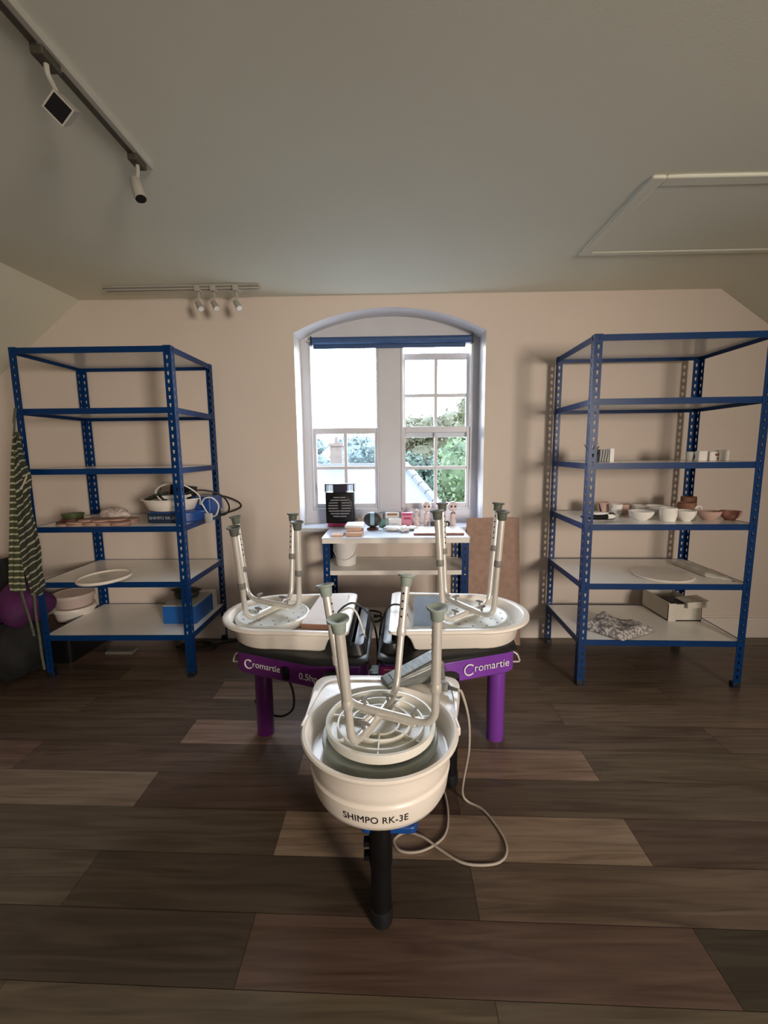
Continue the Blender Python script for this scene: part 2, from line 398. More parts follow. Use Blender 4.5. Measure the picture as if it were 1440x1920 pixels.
def tree(name, label, x, y, z0, rad, col, n, seed, lf=.12):
    t = thing(name, label, 'tree', (x,y,-6), 0, 'trees outside the window')
    rnd = random.Random(seed); b = B()
    cl_ = [(Vector((rnd.uniform(-.7,.7)*rad[0], rnd.uniform(-.6,.6)*rad[1], z0+6+rnd.uniform(-.7,.75)*rad[2])), rnd.uniform(.3,.52)) for _ in range(26)]
    for i in range(n):
        c, q = rnd.choice(cl_)
        d = Vector((rnd.gauss(0,1),rnd.gauss(0,1),rnd.gauss(0,1))).normalized()*rnd.uniform(.75,1.05)
        p = c+Vector((d.x*rad[0]*q, d.y*rad[1]*q, d.z*rad[2]*q))
        u = Vector((rnd.gauss(0,1),rnd.gauss(0,1),rnd.gauss(0,1))).normalized(); w = u.cross(Vector((rnd.gauss(0,1),rnd.gauss(0,1),rnd.gauss(0,1)))).normalized()
        s = rnd.uniform(.6,1.3)*lf; b.mi = rnd.choice([0,0,1,2])
        b.face([p-u*s, p+w*s*.6, p+u*s, p-w*s*.6])
    b.mi = 1
    for c, q in cl_: b.blob(c, (rad[0]*q*.8,rad[1]*q*.8,rad[2]*q*.8), 10, 7, .08, i)
    mm = [mat(name+'_leaf%d' % k, tuple(v*f*.34 for v in col), .8, var=.2, scale=2) for k, f in ((0,1.),(1,.62),(2,1.4))]
    b.make('foliage', mm, t, smooth=0)
    b = B(); b.tube([(0,0,0),(.1,0,2.5),(.05,.05,z0+6)], [.25,.2,.12], 8); b.make('trunk', mat(name+'_bark',(.09,.07,.05),.9), t)
tree('leafy_tree', 'big green leafy tree filling the right-hand lower panes', 2.7, 15, -.6, (1.8,1.4,2.0), (.11,.20,.075), 9000, 3, .085)
tree('leafy_tree', 'dark green tree behind the roof slope, left of the big green tree', 1.0, 18, -.6, (1.15,1.2,1.6), (.06,.12,.08), 6000, 4, .085)
tree('leafy_tree', 'olive tree top showing above the meeting rail at the far right of the panes', 4.1, 21, 1.7, (1.4,1.2,1.9), (.13,.15,.06), 6000, 5, .09)
tree('leafy_tree', 'low olive treetop showing in the middle of the right-hand panes', 1.95, 28, 1.65, (2.6,1.2,1.8), (.14,.15,.075), 6000, 6, .10)
tree('leafy_tree', 'hazy blue-green treetop behind the chimney in the left-hand panes', -3.9, 20, .75, (1.9,1.5,1.2), (.22,.33,.36), 7000, 8, .085)  # pale blue haze over the left panes painted into both leaf colours
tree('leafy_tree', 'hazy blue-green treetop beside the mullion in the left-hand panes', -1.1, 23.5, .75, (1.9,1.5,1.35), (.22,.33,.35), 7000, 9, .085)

# ------------------------------------------------------------------ ceiling fittings
TRK = mat('track_white', (.40,.38,.33), .5, var=.03); TRKD = mat('track_groove_shade', (.05,.045,.03), .6)
def spot(t, P, head0, head1, r=.024, dark=True, n=20):
    s = B(); s.box((P[0],P[1],P[2]-.016),(.030,.060,.028)); a = s.make('spot_adapter', TRKD if dark else TRK, t, bevel=.003)
    s = B(); s.tube(fillet([(P[0],P[1],P[2]-.028),(P[0],P[1],P[2]-.05),tuple(Vector(head0).lerp(Vector(head1),.3))],.015), .006, 8); s.make('stem', TRK, a)
    d = (Vector(head1)-Vector(head0)); q = d.to_track_quat('Z','Y').to_matrix().to_4x4(); ln = d.length
    s = B(); s.lathe([(r*.55,0),(r*.8,ln*.08),(r*.9,ln*.5),(r,ln),(r*.86,ln),(r*.8,ln*.8)], M=Matrix.Translation(head0) @ q, n=n, cap1=False); h = s.make('lamp_head', TRK, a)
    s = B(); s.lathe([(r*.9,ln*.92),(r*(.95 if n == 4 else .86),ln*.99)], M=Matrix.Translation(head0) @ q, n=n); s.make('lamp_face', BLACK if dark else WHITE, h)
t = thing('track_light', 'white ceiling track with two spotlights running out of frame, upper left', 'track light', (-.79,1.56,CZ), R_(0))
b = B(); b.box((-.005,-.72,-.009),(.034,1.46,.018)); b.make('track', TRK, t, bevel=.002)
b = B(); b.box((-.012,-.225,-.0185),(.017,.29,.003)); b.box((-.012,-.93,-.0185),(.017,.96,.003)); b.make('track_groove_shade', TRKD, t)  # dark strips paint in the groove and its gap shadow
spot(t, (-.012,-.415,-.006), (-.016,-.345,-.085), (.002,-.41,-.125), .034, True, 4)
spot(t, (-.010,-.048,-.006), (-.024,-.045,-.072), (.0,-.062,-.142), .019)
t = thing('track_light', 'slim ceiling track with three small spotlights near the back wall', 'track light', (-1.19,2.622,CZ))
b = B(); b.box((0,0,-.009),(.885,.03,.018)); b.box((0,-.013,-.012),(.885,.005,.024)); b.box((0,.013,-.012),(.885,.005,.024)); b.make('track', TRK, t, bevel=.002)
b = B(); b.box((.0,-.017,-.012),(.885,.002,.008)); b.make('track_groove_shade', mat('track_shadow',(.2,.18,.15),.6), t)  # brown strip paints the shade along the track front
for x in (.095, .185, .312): spot(t, (x,0,-.006), (x-.012,.0,-.085), (x+.022,-.03,-.135), .018, False)
t = thing('loft_hatch', 'white framed loft hatch panel in the ceiling, right', 'hatch', (1.36,1.995,CZ))
b = B()
for x0,x1,y0,y1 in [(-.455,-.405,-.31,.31),(-.405,.45,-.31,-.255),(-.405,.45,.272,.31),(.45,.50,-.31,.31)]: b.box(((x0+x1)/2,(y0+y1)/2,-.006),(x1-x0,y1-y0,.012))
b.make('hatch_frame', CEIL, t, bevel=.006)
b = B(); b.box((.0,.0,-.004),(.9,.56,.008)); b.make('hatch_panel', CEIL, t)

# ------------------------------------------------------------------ racks
def flange(b, o, d, w, H, pitch=.04, z0=0.):
    o = Vector(o); d = Vector(d)
    n = int(round((H-z0)/pitch)); p = (H-z0)/n
    def P(u, z): return o+d*u+Vector((0,0,z))
    for i in range(n):
        a = z0+i*p; e = a+p; zl = a+p*.28; zh = a+p*.74
        c = w*.52; q = [P(c-.0032,zl), P(c+.0032,zl), P(c+.0056,zh), P(c-.0056,zh)]
        b.face([P(0,a),P(w,a),q[1],q[0]]); b.face([P(w,a),P(w,e),q[2],q[1]]); b.face([P(w,e),P(0,e),q[3],q[2]]); b.face([P(0,e),P(0,a),q[0],q[3]])
def upright(t, x, y, sx, sy, H, w=.038):
    b = B(); flange(b, (x,y,0), (sx,0,0), w, H); flange(b, (x,y,0), (0,sy,0), w, H)
    bmesh.ops.remove_doubles(b.bm, verts=b.bm.verts, dist=1e-5)
    b.make('upright', BLUE, t, smooth=0, solid=.0022)
    b = B(); b.box((x+sx*.016,y+sy*.016,.014),(.036,.036,.028)); b.make('foot_cap', NAVY, t, bevel=.003)
def beam(t, p0, p1, z, mt, h=.03, ins=(0,0)):
    p0 = Vector(p0); p1 = Vector(p1); d = (p1-p0).normalized(); n = Vector((-d.y, d.x, 0)); ln = (p1-p0).length
    g = .014
    prof = [(0,z),(ln,z),(ln,z-h-g)]+[(ln-.004-g*(1-math.cos(R_(a))), z-h-g+g*math.sin(R_(a))) for a in (20,45,70,90)]
    prof += [(ln-x,zz) for x, zz in prof[2:][::-1]]
    b = B(); b.rings([[p0+d*u+n*k+Vector((0,0,zz)) for u, zz in prof] for k in (-.0022,.0022)])
    b.make('beam', mt, t, smooth=0)
def rack(name, label, cat, loc, rz, W, D, levels, H, bmat=BLUE, beam_h=.03, boardm=MEL, edge=False):
    t = thing(name, label, cat, loc, rz)
    for x, sx in ((0,1),(W,-1)):
        for y, sy in ((0,1),(D,-1)): upright(t, x, y, sx, sy, H)
    e = .0035
    for z in levels:
        beam(t, (.003,e,0), (W-.003,e,0), z, bmat, beam_h); beam(t, (.003,D-e,0), (W-.003,D-e,0), z, bmat, beam_h)
        beam(t, (e,.003,0), (e,D-.003,0), z, bmat, beam_h); beam(t, (W-e,.003,0), (W-e,D-.003,0), z, bmat, beam_h)
        b = B()
        if edge: b.prism([(-.002,-.004),(W+.002,-.004),(W+.002,D+.004),(-.002,D+.004)], z-.001 if False else z, z+.006)
        else: b.prism([(.008,.008),(W-.008,.008),(W-.008,D-.008),(.008,D-.008)], z-.011, z-.001)
        b.make('shelf_board', boardm, t, smooth=0)
    return t
LV = [1.7795, 1.476, 1.1647, .8548, .5487, .245]; RV = [1.7795, 1.4809, 1.1706, .8636, .5557, .2531]
rack('shelving_rack', 'tall blue boltless rack on the left, apron hanging from its post', 'shelving', (-1.948,2.2885,0), .0055, .8277, .522, LV, 1.782)
rack('shelving_rack', 'tall blue boltless rack on the right holding white bowls', 'shelving', (.9641,2.2083,0), -.0286, .833, .5418, RV, 1.782)
BZ = .755
rack('bench_shelf', 'low white-topped bench with blue posts under the window', 'shelving', (-.405,2.462,0), 0, .832, .315, [.228,.560], .745, MELW, .026, MELW)
bt = [o for o in C.objects if o.name.startswith('bench_shelf')][0]
b = B(); b.prism([(-.006,-.010),(.838,-.010),(.838,.325),(-.006,.325)], .746, .755); b.make('bench_top', mat('bench_top_white',(.72,.76,.82),.25,var=.03), bt, bevel=.002)
b = B(); b.prism([(-.002,-.008),(.834,-.008),(.834,-.004),(-.002,-.004)], .722, .746); b.prism([(0.034,.31),(.80,.31),(.80,.316),(.034,.316)], .722, .746); b.make('beam', MELW, bt)

# ------------------------------------------------------------------ pottery wheels with tapered square-ended pans
def d_out(R, L, hwid, rc, off, z, sx, k=1.9):
    R2 = R-off; Lx = L-off*k; hy = hwid-off; r = max(.008, rc-off*.5); pts = []
    for j in range(25):
        a = R_(-96+192*j/24); pts.append((R2*math.cos(a), R2*math.sin(a)))
    for j in range(7):
        a = R_(90+90*j/6); pts.append((-Lx+r+r*math.cos(a), hy-r+r*math.sin(a)))
    for j in range(7):
        a = R_(180+90*j/6); pts.append((-Lx+r+r*math.cos(a), -hy+r+r*math.sin(a)))
    return [Vector((sx*x, y, z)) for x, y in pts]
def wheel(label, xc, yc, sx, purple, leg, L, rz=0.):
    t = thing('pottery_wheel', label, 'pottery wheel', (xc,yc,0), rz)
    R, hwd, rc = .226, .243, .03
    b = B()
    pr = [(.060,.462),(.052,.470),(.040,.530),(.030,.545),(.004,.545),(0,.549),(.001,.558),(.006,.561),(.024,.561),(.030,.557),(.036,.53),(.058,.475),(.066,.470)]
    b.rings([d_out(R,L,hwd,rc,o_,z,sx) for o_, z in pr]); b.make('splash_pan', CREAM, t, smooth=50)
    b = B(); b.lathe([(.16,.485),(.165,.49),(.165,.503),(.16,.506)]); b.lathe([(.04,.468),(.04,.49)]); b.make('wheel_head', CREAM2, t)
    # black moulded deck
    def poly(e, xo=.0): return [Vector((sx*x,y,0)) for x, y in [(.145+e,-.115-e),(.150+e,0),(.145+e,.115+e),(.11,.143+e),(-.19,.256+e),(-.375-e-xo,.256+e),(-.398-e-xo,.235+e),(-.398-e-xo,-.235-e),(-.375-e-xo,-.256-e),(-.19,-.256-e),(.11,-.143-e)]]
    b = B(); b.rings([[p+Vector((0,0,z)) for p in poly(e)] for e, z in [(.0,.437),(.008,.440),(.008,.452),(.0,.460),(-.02,.463)]]); 
    b.make('deck_cover', BLKG, t, smooth=40)
    b = B(); b.rings([[Vector((sx*x,y,z)) for x, y in rrect(-.398+i_*1.0, -.225+i_, -.315-i_*.2, .225-i_, .03)] for i_, z in [(0,.458),(.006,.475),(.014,.498),(.03,.505)]]); b.make('deck_hump', BLKG, t, smooth=40)
    # enamelled body
    b = B(); bp_ = poly(-.002)
    b.rings([[p+Vector((0,0,z)) for p in bp_] for z in (.348,.437)]); body = b.make('body', purple, t, smooth=25, bevel=.006)
    for lx, ly in (leg, (-.31,-.19), (-.31,.19)):
        b = B(); b.lathe([(.036,.0),(.0375,.004),(.0375,.348)], (sx*lx,ly,0), n=28); b.make('leg', purple, t)
    # wire handle at the narrow end
    b = B(); b.tube(fillet([(sx*.142,-.05,.405),(sx*.172,-.06,.392),(sx*.186,-.055,.355),(sx*.146,-.05,.352)],.01), .0035, 8); b.make('wire_handle', WIRE, t)
    return t, body
FA = Vector((.11,-.143,0)); FB = Vector((-.19,-.256,0))
def face_point(sx, fr, z, out=.003):
    p = FA.lerp(FB, fr); n = (FB-FA).cross(Vector((0,0,1))).normalized()
    if n.y > 0: n = -n
    p = p+n*out; n = Vector((sx*n.x, n.y, 0)); d = FB-FA
    xd = Vector((d.x*sx, d.y, 0)); 
    if xd.x < 0: xd = -xd
    return Vector((sx*p.x, p.y, z)), xd, n
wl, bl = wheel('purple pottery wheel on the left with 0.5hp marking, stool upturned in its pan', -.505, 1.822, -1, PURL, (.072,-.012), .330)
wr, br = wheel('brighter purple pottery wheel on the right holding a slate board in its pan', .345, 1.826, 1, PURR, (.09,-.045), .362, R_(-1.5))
for (w_, bod, sx, fr, s, size, z) in [(wr,br,1,.36,'Cromartie',.046,.397),(wl,bl,-1,.235,'Cromartie',.046,.398),(wl,bl,-1,.955,'0.5hp',.037,.388)]:
    P, xd, n = face_point(sx, fr, z)
    M = frame(P, xd, (0,0,1)) @ Matrix.Scale(1. if s[0] != 'C' else .80 if sx < 0 else .95, 4)
    if s[0] == 'C':
        b = B(); b.tube([M @ Vector((-.058+.0225*math.cos(a), .0225*math.sin(a)-.004, .0006)) for a in [R_(42+276*j/30) for j in range(31)]], .0030, 6, flat=1); b.make('lettering', LETW, bod)
        text_mesh('lettering', 'romartie', .047, LETW, bod, M=M @ Matrix.Translation((-.036,-.002,0)), bold=-.0002, space=1.0, align='LEFT')
    else: text_mesh('lettering', s, size, LETW, bod, M=M, space=1.0)
P, xd, n = face_point(-1, .64, .388, .004); M = frame(P, xd, (0,0,1))
b = B(); b.box(0, (.026,.05,.012), M=M); b.box(0,(.018,.02,.02), M=M @ Matrix.Translation((0,.008,.004))); b.make('power_switch', BLACK, wl, bevel=.002)
b = B(); b.box((-.345,-.2575,.398),(.095,.003,.062)); st = b.make('warning_sticker', MAG, wr)
STK = mat('sticker_print',(.6,.25,.32),.5)
b = B(); b.box((-.352,-.2595,.416),(.055,.001,.007)); b.box((-.345,-.2595,.402),(.07,.001,.003)); b.box((-.345,-.2595,.394),(.07,.001,.003)); b.box((-.35,-.2595,.386),(.06,.001,.003)); b.make('sticker_print', STK, st)

# ------------------------------------------------------------------ front wheel
t = thing('pottery_wheel', 'round cream pottery wheel in front on a black leg, marked SHIMPO RK-3E', 'pottery wheel', (-.043,1.167,0))
b = B()
prof = [(.02,.290),(.150,.288),(.170,.291),(.184,.299),(.1915,.315),(.1975,.358),(.1990,.366),(.1945,.371),(.1940,.376),(.1970,.381),(.2005,.402),(.204,.444),(.207,.450),(.219,.450),(.2225,.453),(.2235,.459),(.220,.463),(.212,.464),(.2075,.460),(.204,.452),(.193,.40),(.186,.398),(.03,.398)]
b.lathe(prof, n=72)
# square rear tray joined to the drum
import itertools
def ray_poly(a, poly):
    c, s = math.cos(a), math.sin(a); best = None
    for (xa,ya),(xb,yb) in zip(poly, poly[1:]):
        dx, dy = xb-xa, yb-ya; den = c*dy-s*dx
        if abs(den) < 1e-9: continue
        k = (xa*dy-ya*dx)/den; u = (xa*s-ya*c)/den
        if k > 0 and -1e-6 <= u <= 1+1e-6 and (best is None or k < best): best = k
    return Vector((c*(best or .2225), s*(best or .2225), 0))
A_ = [R_(8.5+163*j/56) for j in range(57)]
def tray(off, z):
    P = []
    for a in A_:
        p = ray_poly(a, [(.2226,.0),(.2226,.032),(.277-off,.288-off),(-.233+off,.292-off),(-.2226,.032),(-.2226,0)])
        if p.length < .2225: p = p.normalized()*.2225
        P.append(p+Vector((0,0,z)))
    # soften the corners
    for _ in range(2):
        Q = P[:]
        for i in range(2, len(P)-2): Q[i] = (P[i-2]+P[i-1]+P[i]*2+P[i+1]+P[i+2])/6
        for q in Q: q.z = z
        P = Q
    return P
circ = [Vector((.214*math.cos(a),.214*math.sin(a),.459)) for a in A_]
seq = [circ, tray(.045,.458), tray(.040,.464), tray(.012,.464), tray(.0,.458), tray(-.002,.425)]
V = [[b.bm.verts.new(p) for p in q] for q in seq]
for k in range(len(V)-1):
    for i in range(len(A_)-1): b._f([V[k][i],V[k][i+1],V[k+1][i+1],V[k+1][i]])
pan = b.make('splash_pan', CREAM, t, smooth=40)
for a0 in (174, 3):
    a = R_(a0); c0 = Vector((.2225*math.cos(a),.2225*math.sin(a),0))
    b = B(); b.box((c0.x,c0.y,.452),(.010,.055,.026), rz=a+0*PI); b.make('pan_clip', CREAM, pan, bevel=.004)
b = B(); b.lathe([(.155,.418),(.163,.421),(.165,.426),(.165,.440),(.163,.444),(.150,.445),(.145,.443),(.13,.443)], n=64); b.lathe([(.05,.395),(.05,.42)]); b.make('wheel_head', WHEELHEAD, t)
b = B(); b.lathe([(.13,.268),(.15,.272),(.152,.290)], (0,.0,0), n=40); b.prism(rrect(-.14,.0,.16,.24,.03), .20, .290); b.prism(rrect(-.05,-.165,.10,.02,.02), .270,.290); b.make('base', SHBLUE, t, bevel=.004)
def bleg(x, y, z1, clips=False):
    s = B(); s.lathe([(.027,.035),(.027,.165),(.0305,.18),(.0305,z1)], (x,y,0), n=28)
    if clips:
        for z in (.235,.195): s.box((x-.036,y,z),(.016,.02,.014))
    l = s.make('leg', BLACK, t)
    s = B(); s.lathe([(.026,.0),(.029,.003),(.0305,.025),(.030,.045),(.027,.047)], (x,y,0), n=28); s.make('rubber_foot', NAVY, l)
bleg(.0035, -.150, .290, True); bleg(.248, .345, .43); bleg(-.19, .345, .43)
rT = .1805
def on_drum(v):
    # wraps flat lettering round the lower band of the drum
    z = .336+v.y*.98; rr = .1915+(z-.315)*.1395+.0010+v.z
    a = R_(-90-2.2)+v.x*.885/.194
    return (rr*math.cos(a), rr*math.sin(a), z)
text_mesh('lettering', 'SHIMPO RK-3E', .0285, LETB, pan, fn=on_drum, bold=0, extrude=.0003, space=1.05)

# ------------------------------------------------------------------ upturned stools
def stool(label, c, zs, bases, feet, zb, zf, rseat, colf, ribbed, collar_m, footm):
    """c seat centre, zs top of the upturned seat; bases/feet run FL, BL, BR, FR"""
    t = thing('shower_stool', label, 'stool', (c[0],c[1],zs-.032))
    O = Vector((c[0],c[1],zs-.032)); zt = .032
    b = B()
    if ribbed:
        b.lathe([(rseat*.5,0),(rseat*.93,0),(rseat*.985,.006),(rseat,.020),(rseat,zt),(rseat*.955,zt+.001),(rseat*.935,.018),(rseat*.9,.012),(rseat*.80,.012),(rseat*.79,.026),(rseat*.765,.026),(rseat*.755,.010),(rseat*.56,.010),(rseat*.55,.026),(rseat*.525,.026),(rseat*.515,.010),(rseat*.36,.010),(rseat*.35,.022),(rseat*.325,.022),(rseat*.315,.008),(.01,.008)], n=64)
        for k in range(7):
            a = 2*PI*k/7+.2; r0, r1 = rseat*.33, rseat*.93
            b.box(((r0+r1)/2*math.cos(a),(r0+r1)/2*math.sin(a),.017),(r1-r0,.004,.014), rz=a)
    else:
        b.lathe([(rseat*.6,-.0),(rseat*.93,0),(rseat*.985,.006),(rseat,.018),(rseat,.026),(rseat*.98,zt),(rseat*.93,zt+.002),(rseat*.90,zt-.002),(.01,zt-.002)], n=56)
        b.mi = 1
        for rr, k in ((.8,14),(.55,9)):
            for j in range(k):
                a = 2*PI*j/k+.1; b.lathe([(.0042,zt-.003),(.0042,zt-.0012)], (rseat*rr*math.cos(a),rseat*rr*math.sin(a),0), n=8)
    b.make('seat', [SEATM, mat('drain_hole',(.20,.19,.16),.8)], t, smooth=40)
    F = [Vector((p[0],p[1],zf))-O for p in feet]; Bs = [Vector((p[0],p[1],zb))-O for p in bases]
    for n_, (i, j) in enumerate(((0,2),(1,3))):
        dz = Vector((0,0,-.010 if n_ == 0 else .006))
        ti = Bs[i].lerp(F[i], colf[i]+.05); tj = Bs[j].lerp(F[j], colf[j]+.05)
        P = fillet([ti, Bs[i]+dz, Bs[j]+dz, tj], .055, 8)
        b = B(); b.tube(P, .0108, 14); fr = b.make('frame_tube', ALU, t, smooth=60)
        # flat saddle strip bolted along the bar
        d = (Bs[j]-Bs[i]); M = frame((Bs[i]+Bs[j])/2+dz+Vector((0,0,-.009)), d, Vector((0,0,1)).cross(d))
        b = B(); b.box(0,(d.length*.62,.026,.006), M=M); b.make('saddle', ALU if ribbed else SEATM, fr, bevel=.002)
        for q in (.24,.78):
            p = (Bs[i]+dz).lerp(Bs[j]+dz, q); a = d.normalized(); sd = Vector((0,0,1)).cross(a)
            b = B(); b.tube([p+Vector((0,0,.008)), p+Vector((0,0,.026))], .0045, 8); b.tube([p+Vector((0,0,.026))-sd*.017, p+Vector((0,0,.027)), p+Vector((0,0,.026))+sd*.017], [.004,.006,.004], 8)
            b.make('wing_knob', COLM, t)
    for i in range(4):
        p0 = Bs[i].lerp(F[i], colf[i]); ax_ = (F[i]-Bs[i]).normalized(); p1 = F[i]-ax_*.012
        b = B(); b.tube([p0,p1], .0132, 16)
        b.mi = 1
        hd = (Bs[(i+2)%4]-Bs[i]); hd.z = 0; hd = (hd-ax_*hd.dot(ax_)).normalized()
        nh = 6; span = (p1-p0).length
        for k in range(nh):
            p = p1-ax_*(.046+k*.024)
            if (p-p0).dot(ax_) < .03: break
            b.tube([p+hd*.0122, p+hd*.0137], .0034, 8)
        lg = b.make('leg', [ALU, BLACK], t, smooth=60)
        b = B(); b.tube([p0-ax_*.010,p0-ax_*.006,p0+ax_*.010,p0+ax_*.016], [.0135,.0155,.0155,.0140], 16); b.make('collar', collar_m, lg)
        M = Matrix.Translation(F[i]) @ ax_.to_track_quat('Z','Y').to_matrix().to_4x4()
        b = B(); b.lathe([(.0145,-.036),(.0165,-.034),(.0195,-.008),(.0265,-.005),(.0275,-.002),(.0265,.001),(.021,-.001),(.010,-.006),(.004,-.008)], M=M, n=28)
        b.mi = 1; b.lathe([(.0028,-.0078),(.0028,-.0068)], M=M, n=8)
        b.make('rubber_foot', [footm, BLACK], lg, smooth=40)
    return t
stool('white stool upturned in the front wheel, ribbed seat underside showing', (-.041,1.167), .482, [(-.110,1.032),(-.148,1.211),(.004,1.288),(.108,1.098)], [(-.133,.992),(-.205,1.261),(.041,1.360),(.109,1.069)], .500, .850, .156, [.33,.36,.5,.34], True, ALU, RUB)
stool('white stool upturned on the left wheel, next to a pink-edged slab', (-.530,1.842), .542, [(-.603,1.711),(-.672,1.943),(-.480,1.978),(-.404,1.800)], [(-.616,1.661),(-.711,1.946),(-.467,2.018),(-.396,1.781)], .572, .957, .160, [.36,.36,.48,.42], False, COLM, RUBD)
stool('white long-legged stool upturned on the right wheel, beside the slate board', (.332,1.826), .542, [(.196,1.690),(.233,1.934),(.422,1.902),(.393,1.686)], [(.170,1.700),(.216,1.946),(.460,1.930),(.415,1.671)], .572, 1.010, .160, [.52,.50,.54,.52], False, COLM, RUBD)

# ------------------------------------------------------------------ things on the wheels
def slab(name, label, cat, pts, th, mats, bev=.002):
    P = [Vector(p) for p in pts]; n = (P[1]-P[0]).cross(P[3]-P[0]).normalized(); 
    if n.z < 0: n = -n
    o0 = P[0].copy(); b = B(); Q = [p-o0 for p in P]
    v0 = [b.bm.verts.new(p) for p in Q]; v1 = [b.bm.verts.new(p-n*th) for p in Q]
    b.mi = 0; b._f(v0); b.mi = 1; b._f(v1[::-1])
    for i in range(4): b._f([v0[i],v1[i],v1[(i+1)%4],v0[(i+1)%4]])
    o = b.make(name, mats, None, smooth=0, bevel=bev, loc=o0); return tag(o, label, cat)
TAN = mat('pale_board_face', (.74,.64,.56), .6, var=.05); TANE = mat('terracotta_edge', (.42,.20,.12), .8)
slab('clay_slab', 'pale slab with a terracotta edge lying across the left wheel pan', 'slab', [(-.390,1.745,.533),(-.212,1.725,.533),(-.212,2.005,.573),(-.345,2.018,.573)], .026, [TAN, TANE])
slab('slate_board', 'dark blue-grey rectangular board leaning inside the right wheel pan', 'board', [(.078,1.77,.510),(.215,1.77,.510),(.215,1.985,.570),(.094,1.985,.570)], .012, [SLATE, WIRE])
t = thing('foot_pedal', 'grey metal foot pedal lying behind the pan of the front wheel', 'pedal', (.075,1.43,.464), R_(22))
b = B()
def ped(z0,z1,i_): return None
b.rings([[Vector(p) for p in r] for r in [[(-.12,-.035,0),(.09,-.045,0),(.09,.045,0),(-.12,.035,0)],[(-.12,-.035,.012),(.085,-.045,.062),(.085,.045,.062),(-.12,.035,.012)],[(-.112,-.028,.016),(.074,-.036,.074),(.074,.036,.074),(-.112,.028,.016)]]])
b.make('pedal_body', STEEL, t, bevel=.008)
b = B(); b.box((0,0,0),(.165,.052,.003), M=Matrix.Translation((-.016,0,.0475)) @ Matrix.Rotation(-.305,4,'Y')); b.make('tread', mat('pedal_tread',(.17,.18,.17),.55,.4,var=.35,scale=6,stretch=(30,4,4)), t, bevel=.001)
t = thing('plug_connector', 'grey plug on the rear right corner of the front wheel', 'plug', (.158,1.345,.464), R_(-30))
b = B(); b.lathe([(.014,0),(.016,.004),(.016,.026),(.012,.030)], M=Matrix.Translation((-.012,0,.018)) @ Matrix.Rotation(PI/2,4,'Y'), n=18); b.box((-.018,0,.010),(.022,.034,.020)); b.make('plug_body', mat('plug_grey',(.22,.23,.21),.5), t, bevel=.003)
b = B(); 
for k in range(5): b.tube([(.016+k*.006,0,.018),(.019+k*.006,0,.018)], .008-k*.0007, 10)
b.tube([(.0,0,.018),(.05,0,.018)], .005, 8); b.make('strain_relief', RUBD, t)
t = None
def cord(label, pts, r, m, name='power_cord', cat='cord', closed=False):
    P = [Vector(p) for p in pts]; o0 = P[0].copy(); b = B(); b.tube(spline([p-o0 for p in P], 8, closed), r, 8, closed)
    return tag(b.make(name, m, None, smooth=60, loc=o0), label, cat)
cord('beige flex looping from the front wheel down onto the floor', [(.200,1.322,.482),(.216,1.325,.468),(.238,1.325,.38),(.242,1.33,.27),(.232,1.36,.14),(.235,1.40,.05),(.255,1.415,.006),(.302,1.38,.005),(.338,1.30,.005),(.348,1.24,.005),(.330,1.195,.005),(.285,1.174,.005),(.205,1.178,.005),(.140,1.222,.005),(.085,1.262,.012),(.031,1.283,.006),(-.006,1.255,.005),(.012,1.219,.005),(.060,1.213,.005),(.112,1.232,.006),(.158,1.275,.005),(.178,1.345,.005),(.180,1.44,.005),(.165,1.55,.005)], .0042, CORDG)
cord('black cable loop hanging under the left purple wheel', [(-.53,1.80,.34),(-.500,1.78,.30),(-.462,1.78,.27),(-.440,1.78,.20),(-.445,1.78,.13),(-.49,1.79,.09),(-.55,1.84,.06),(-.60,1.92,.01),(-.7,2.05,.005)], .005, CORDB)
cord('light grey cord arching out of the left pan between the wheels', [(-.255,1.78,.53),(-.225,1.76,.575),(-.185,1.74,.602),(-.155,1.73,.586),(-.130,1.72,.52),(-.112,1.715,.45),(-.098,1.71,.36),(-.09,1.72,.2),(-.09,1.75,.005)], .0042, CORDW)
cord('black cord rising from the left pan and dropping between the wheels', [(-.250,1.80,.52),(-.235,1.80,.565),(-.19,1.83,.590),(-.15,1.84,.575),(-.10,1.84,.52),(-.075,1.83,.42),(-.075,1.83,.25),(-.07,1.85,.006),(-.06,2.0,.006)], .0045, CORDB)
cord('black cord arching out of the right pan between the wheels', [(.075,1.84,.478),(.060,1.84,.52),(.045,1.84,.563),(.018,1.84,.580),(-.02,1.84,.572),(-.050,1.83,.52),(-.063,1.82,.45),(-.058,1.81,.38),(-.052,1.80,.2),(-.05,1.79,.006),(-.03,1.9,.006)], .0045, CORDB)
cord('black cable coil on the bottom shelf of the bench', [(-.20,2.62,.234),(-.12,2.60,.240),(-.075,2.55,.246),(-.10,2.50,.240),(-.17,2.50,.246),(-.20,2.56,.252),(-.15,2.63,.257),(-.085,2.585,.262),(-.085,2.53,.266),(-.14,2.49,.27),(-.19,2.54,.27),(-.17,2.61,.275)], .006, CORDB, 'cable_coil', 'cable')
cord('black cable coil on the floor behind the left rack post', [(-1.40,2.66,.006),(-1.36,2.72,.008),(-1.27,2.73,.012),(-1.17,2.70,.008),(-1.15,2.65,.01),(-1.22,2.62,.013),(-1.32,2.62,.012),(-1.37,2.66,.018),(-1.28,2.71,.02),(-1.18,2.67,.021),(-1.1,2.74,.008),(-1.0,2.79,.007)], .007, CORDB, 'cable_coil', 'cable')
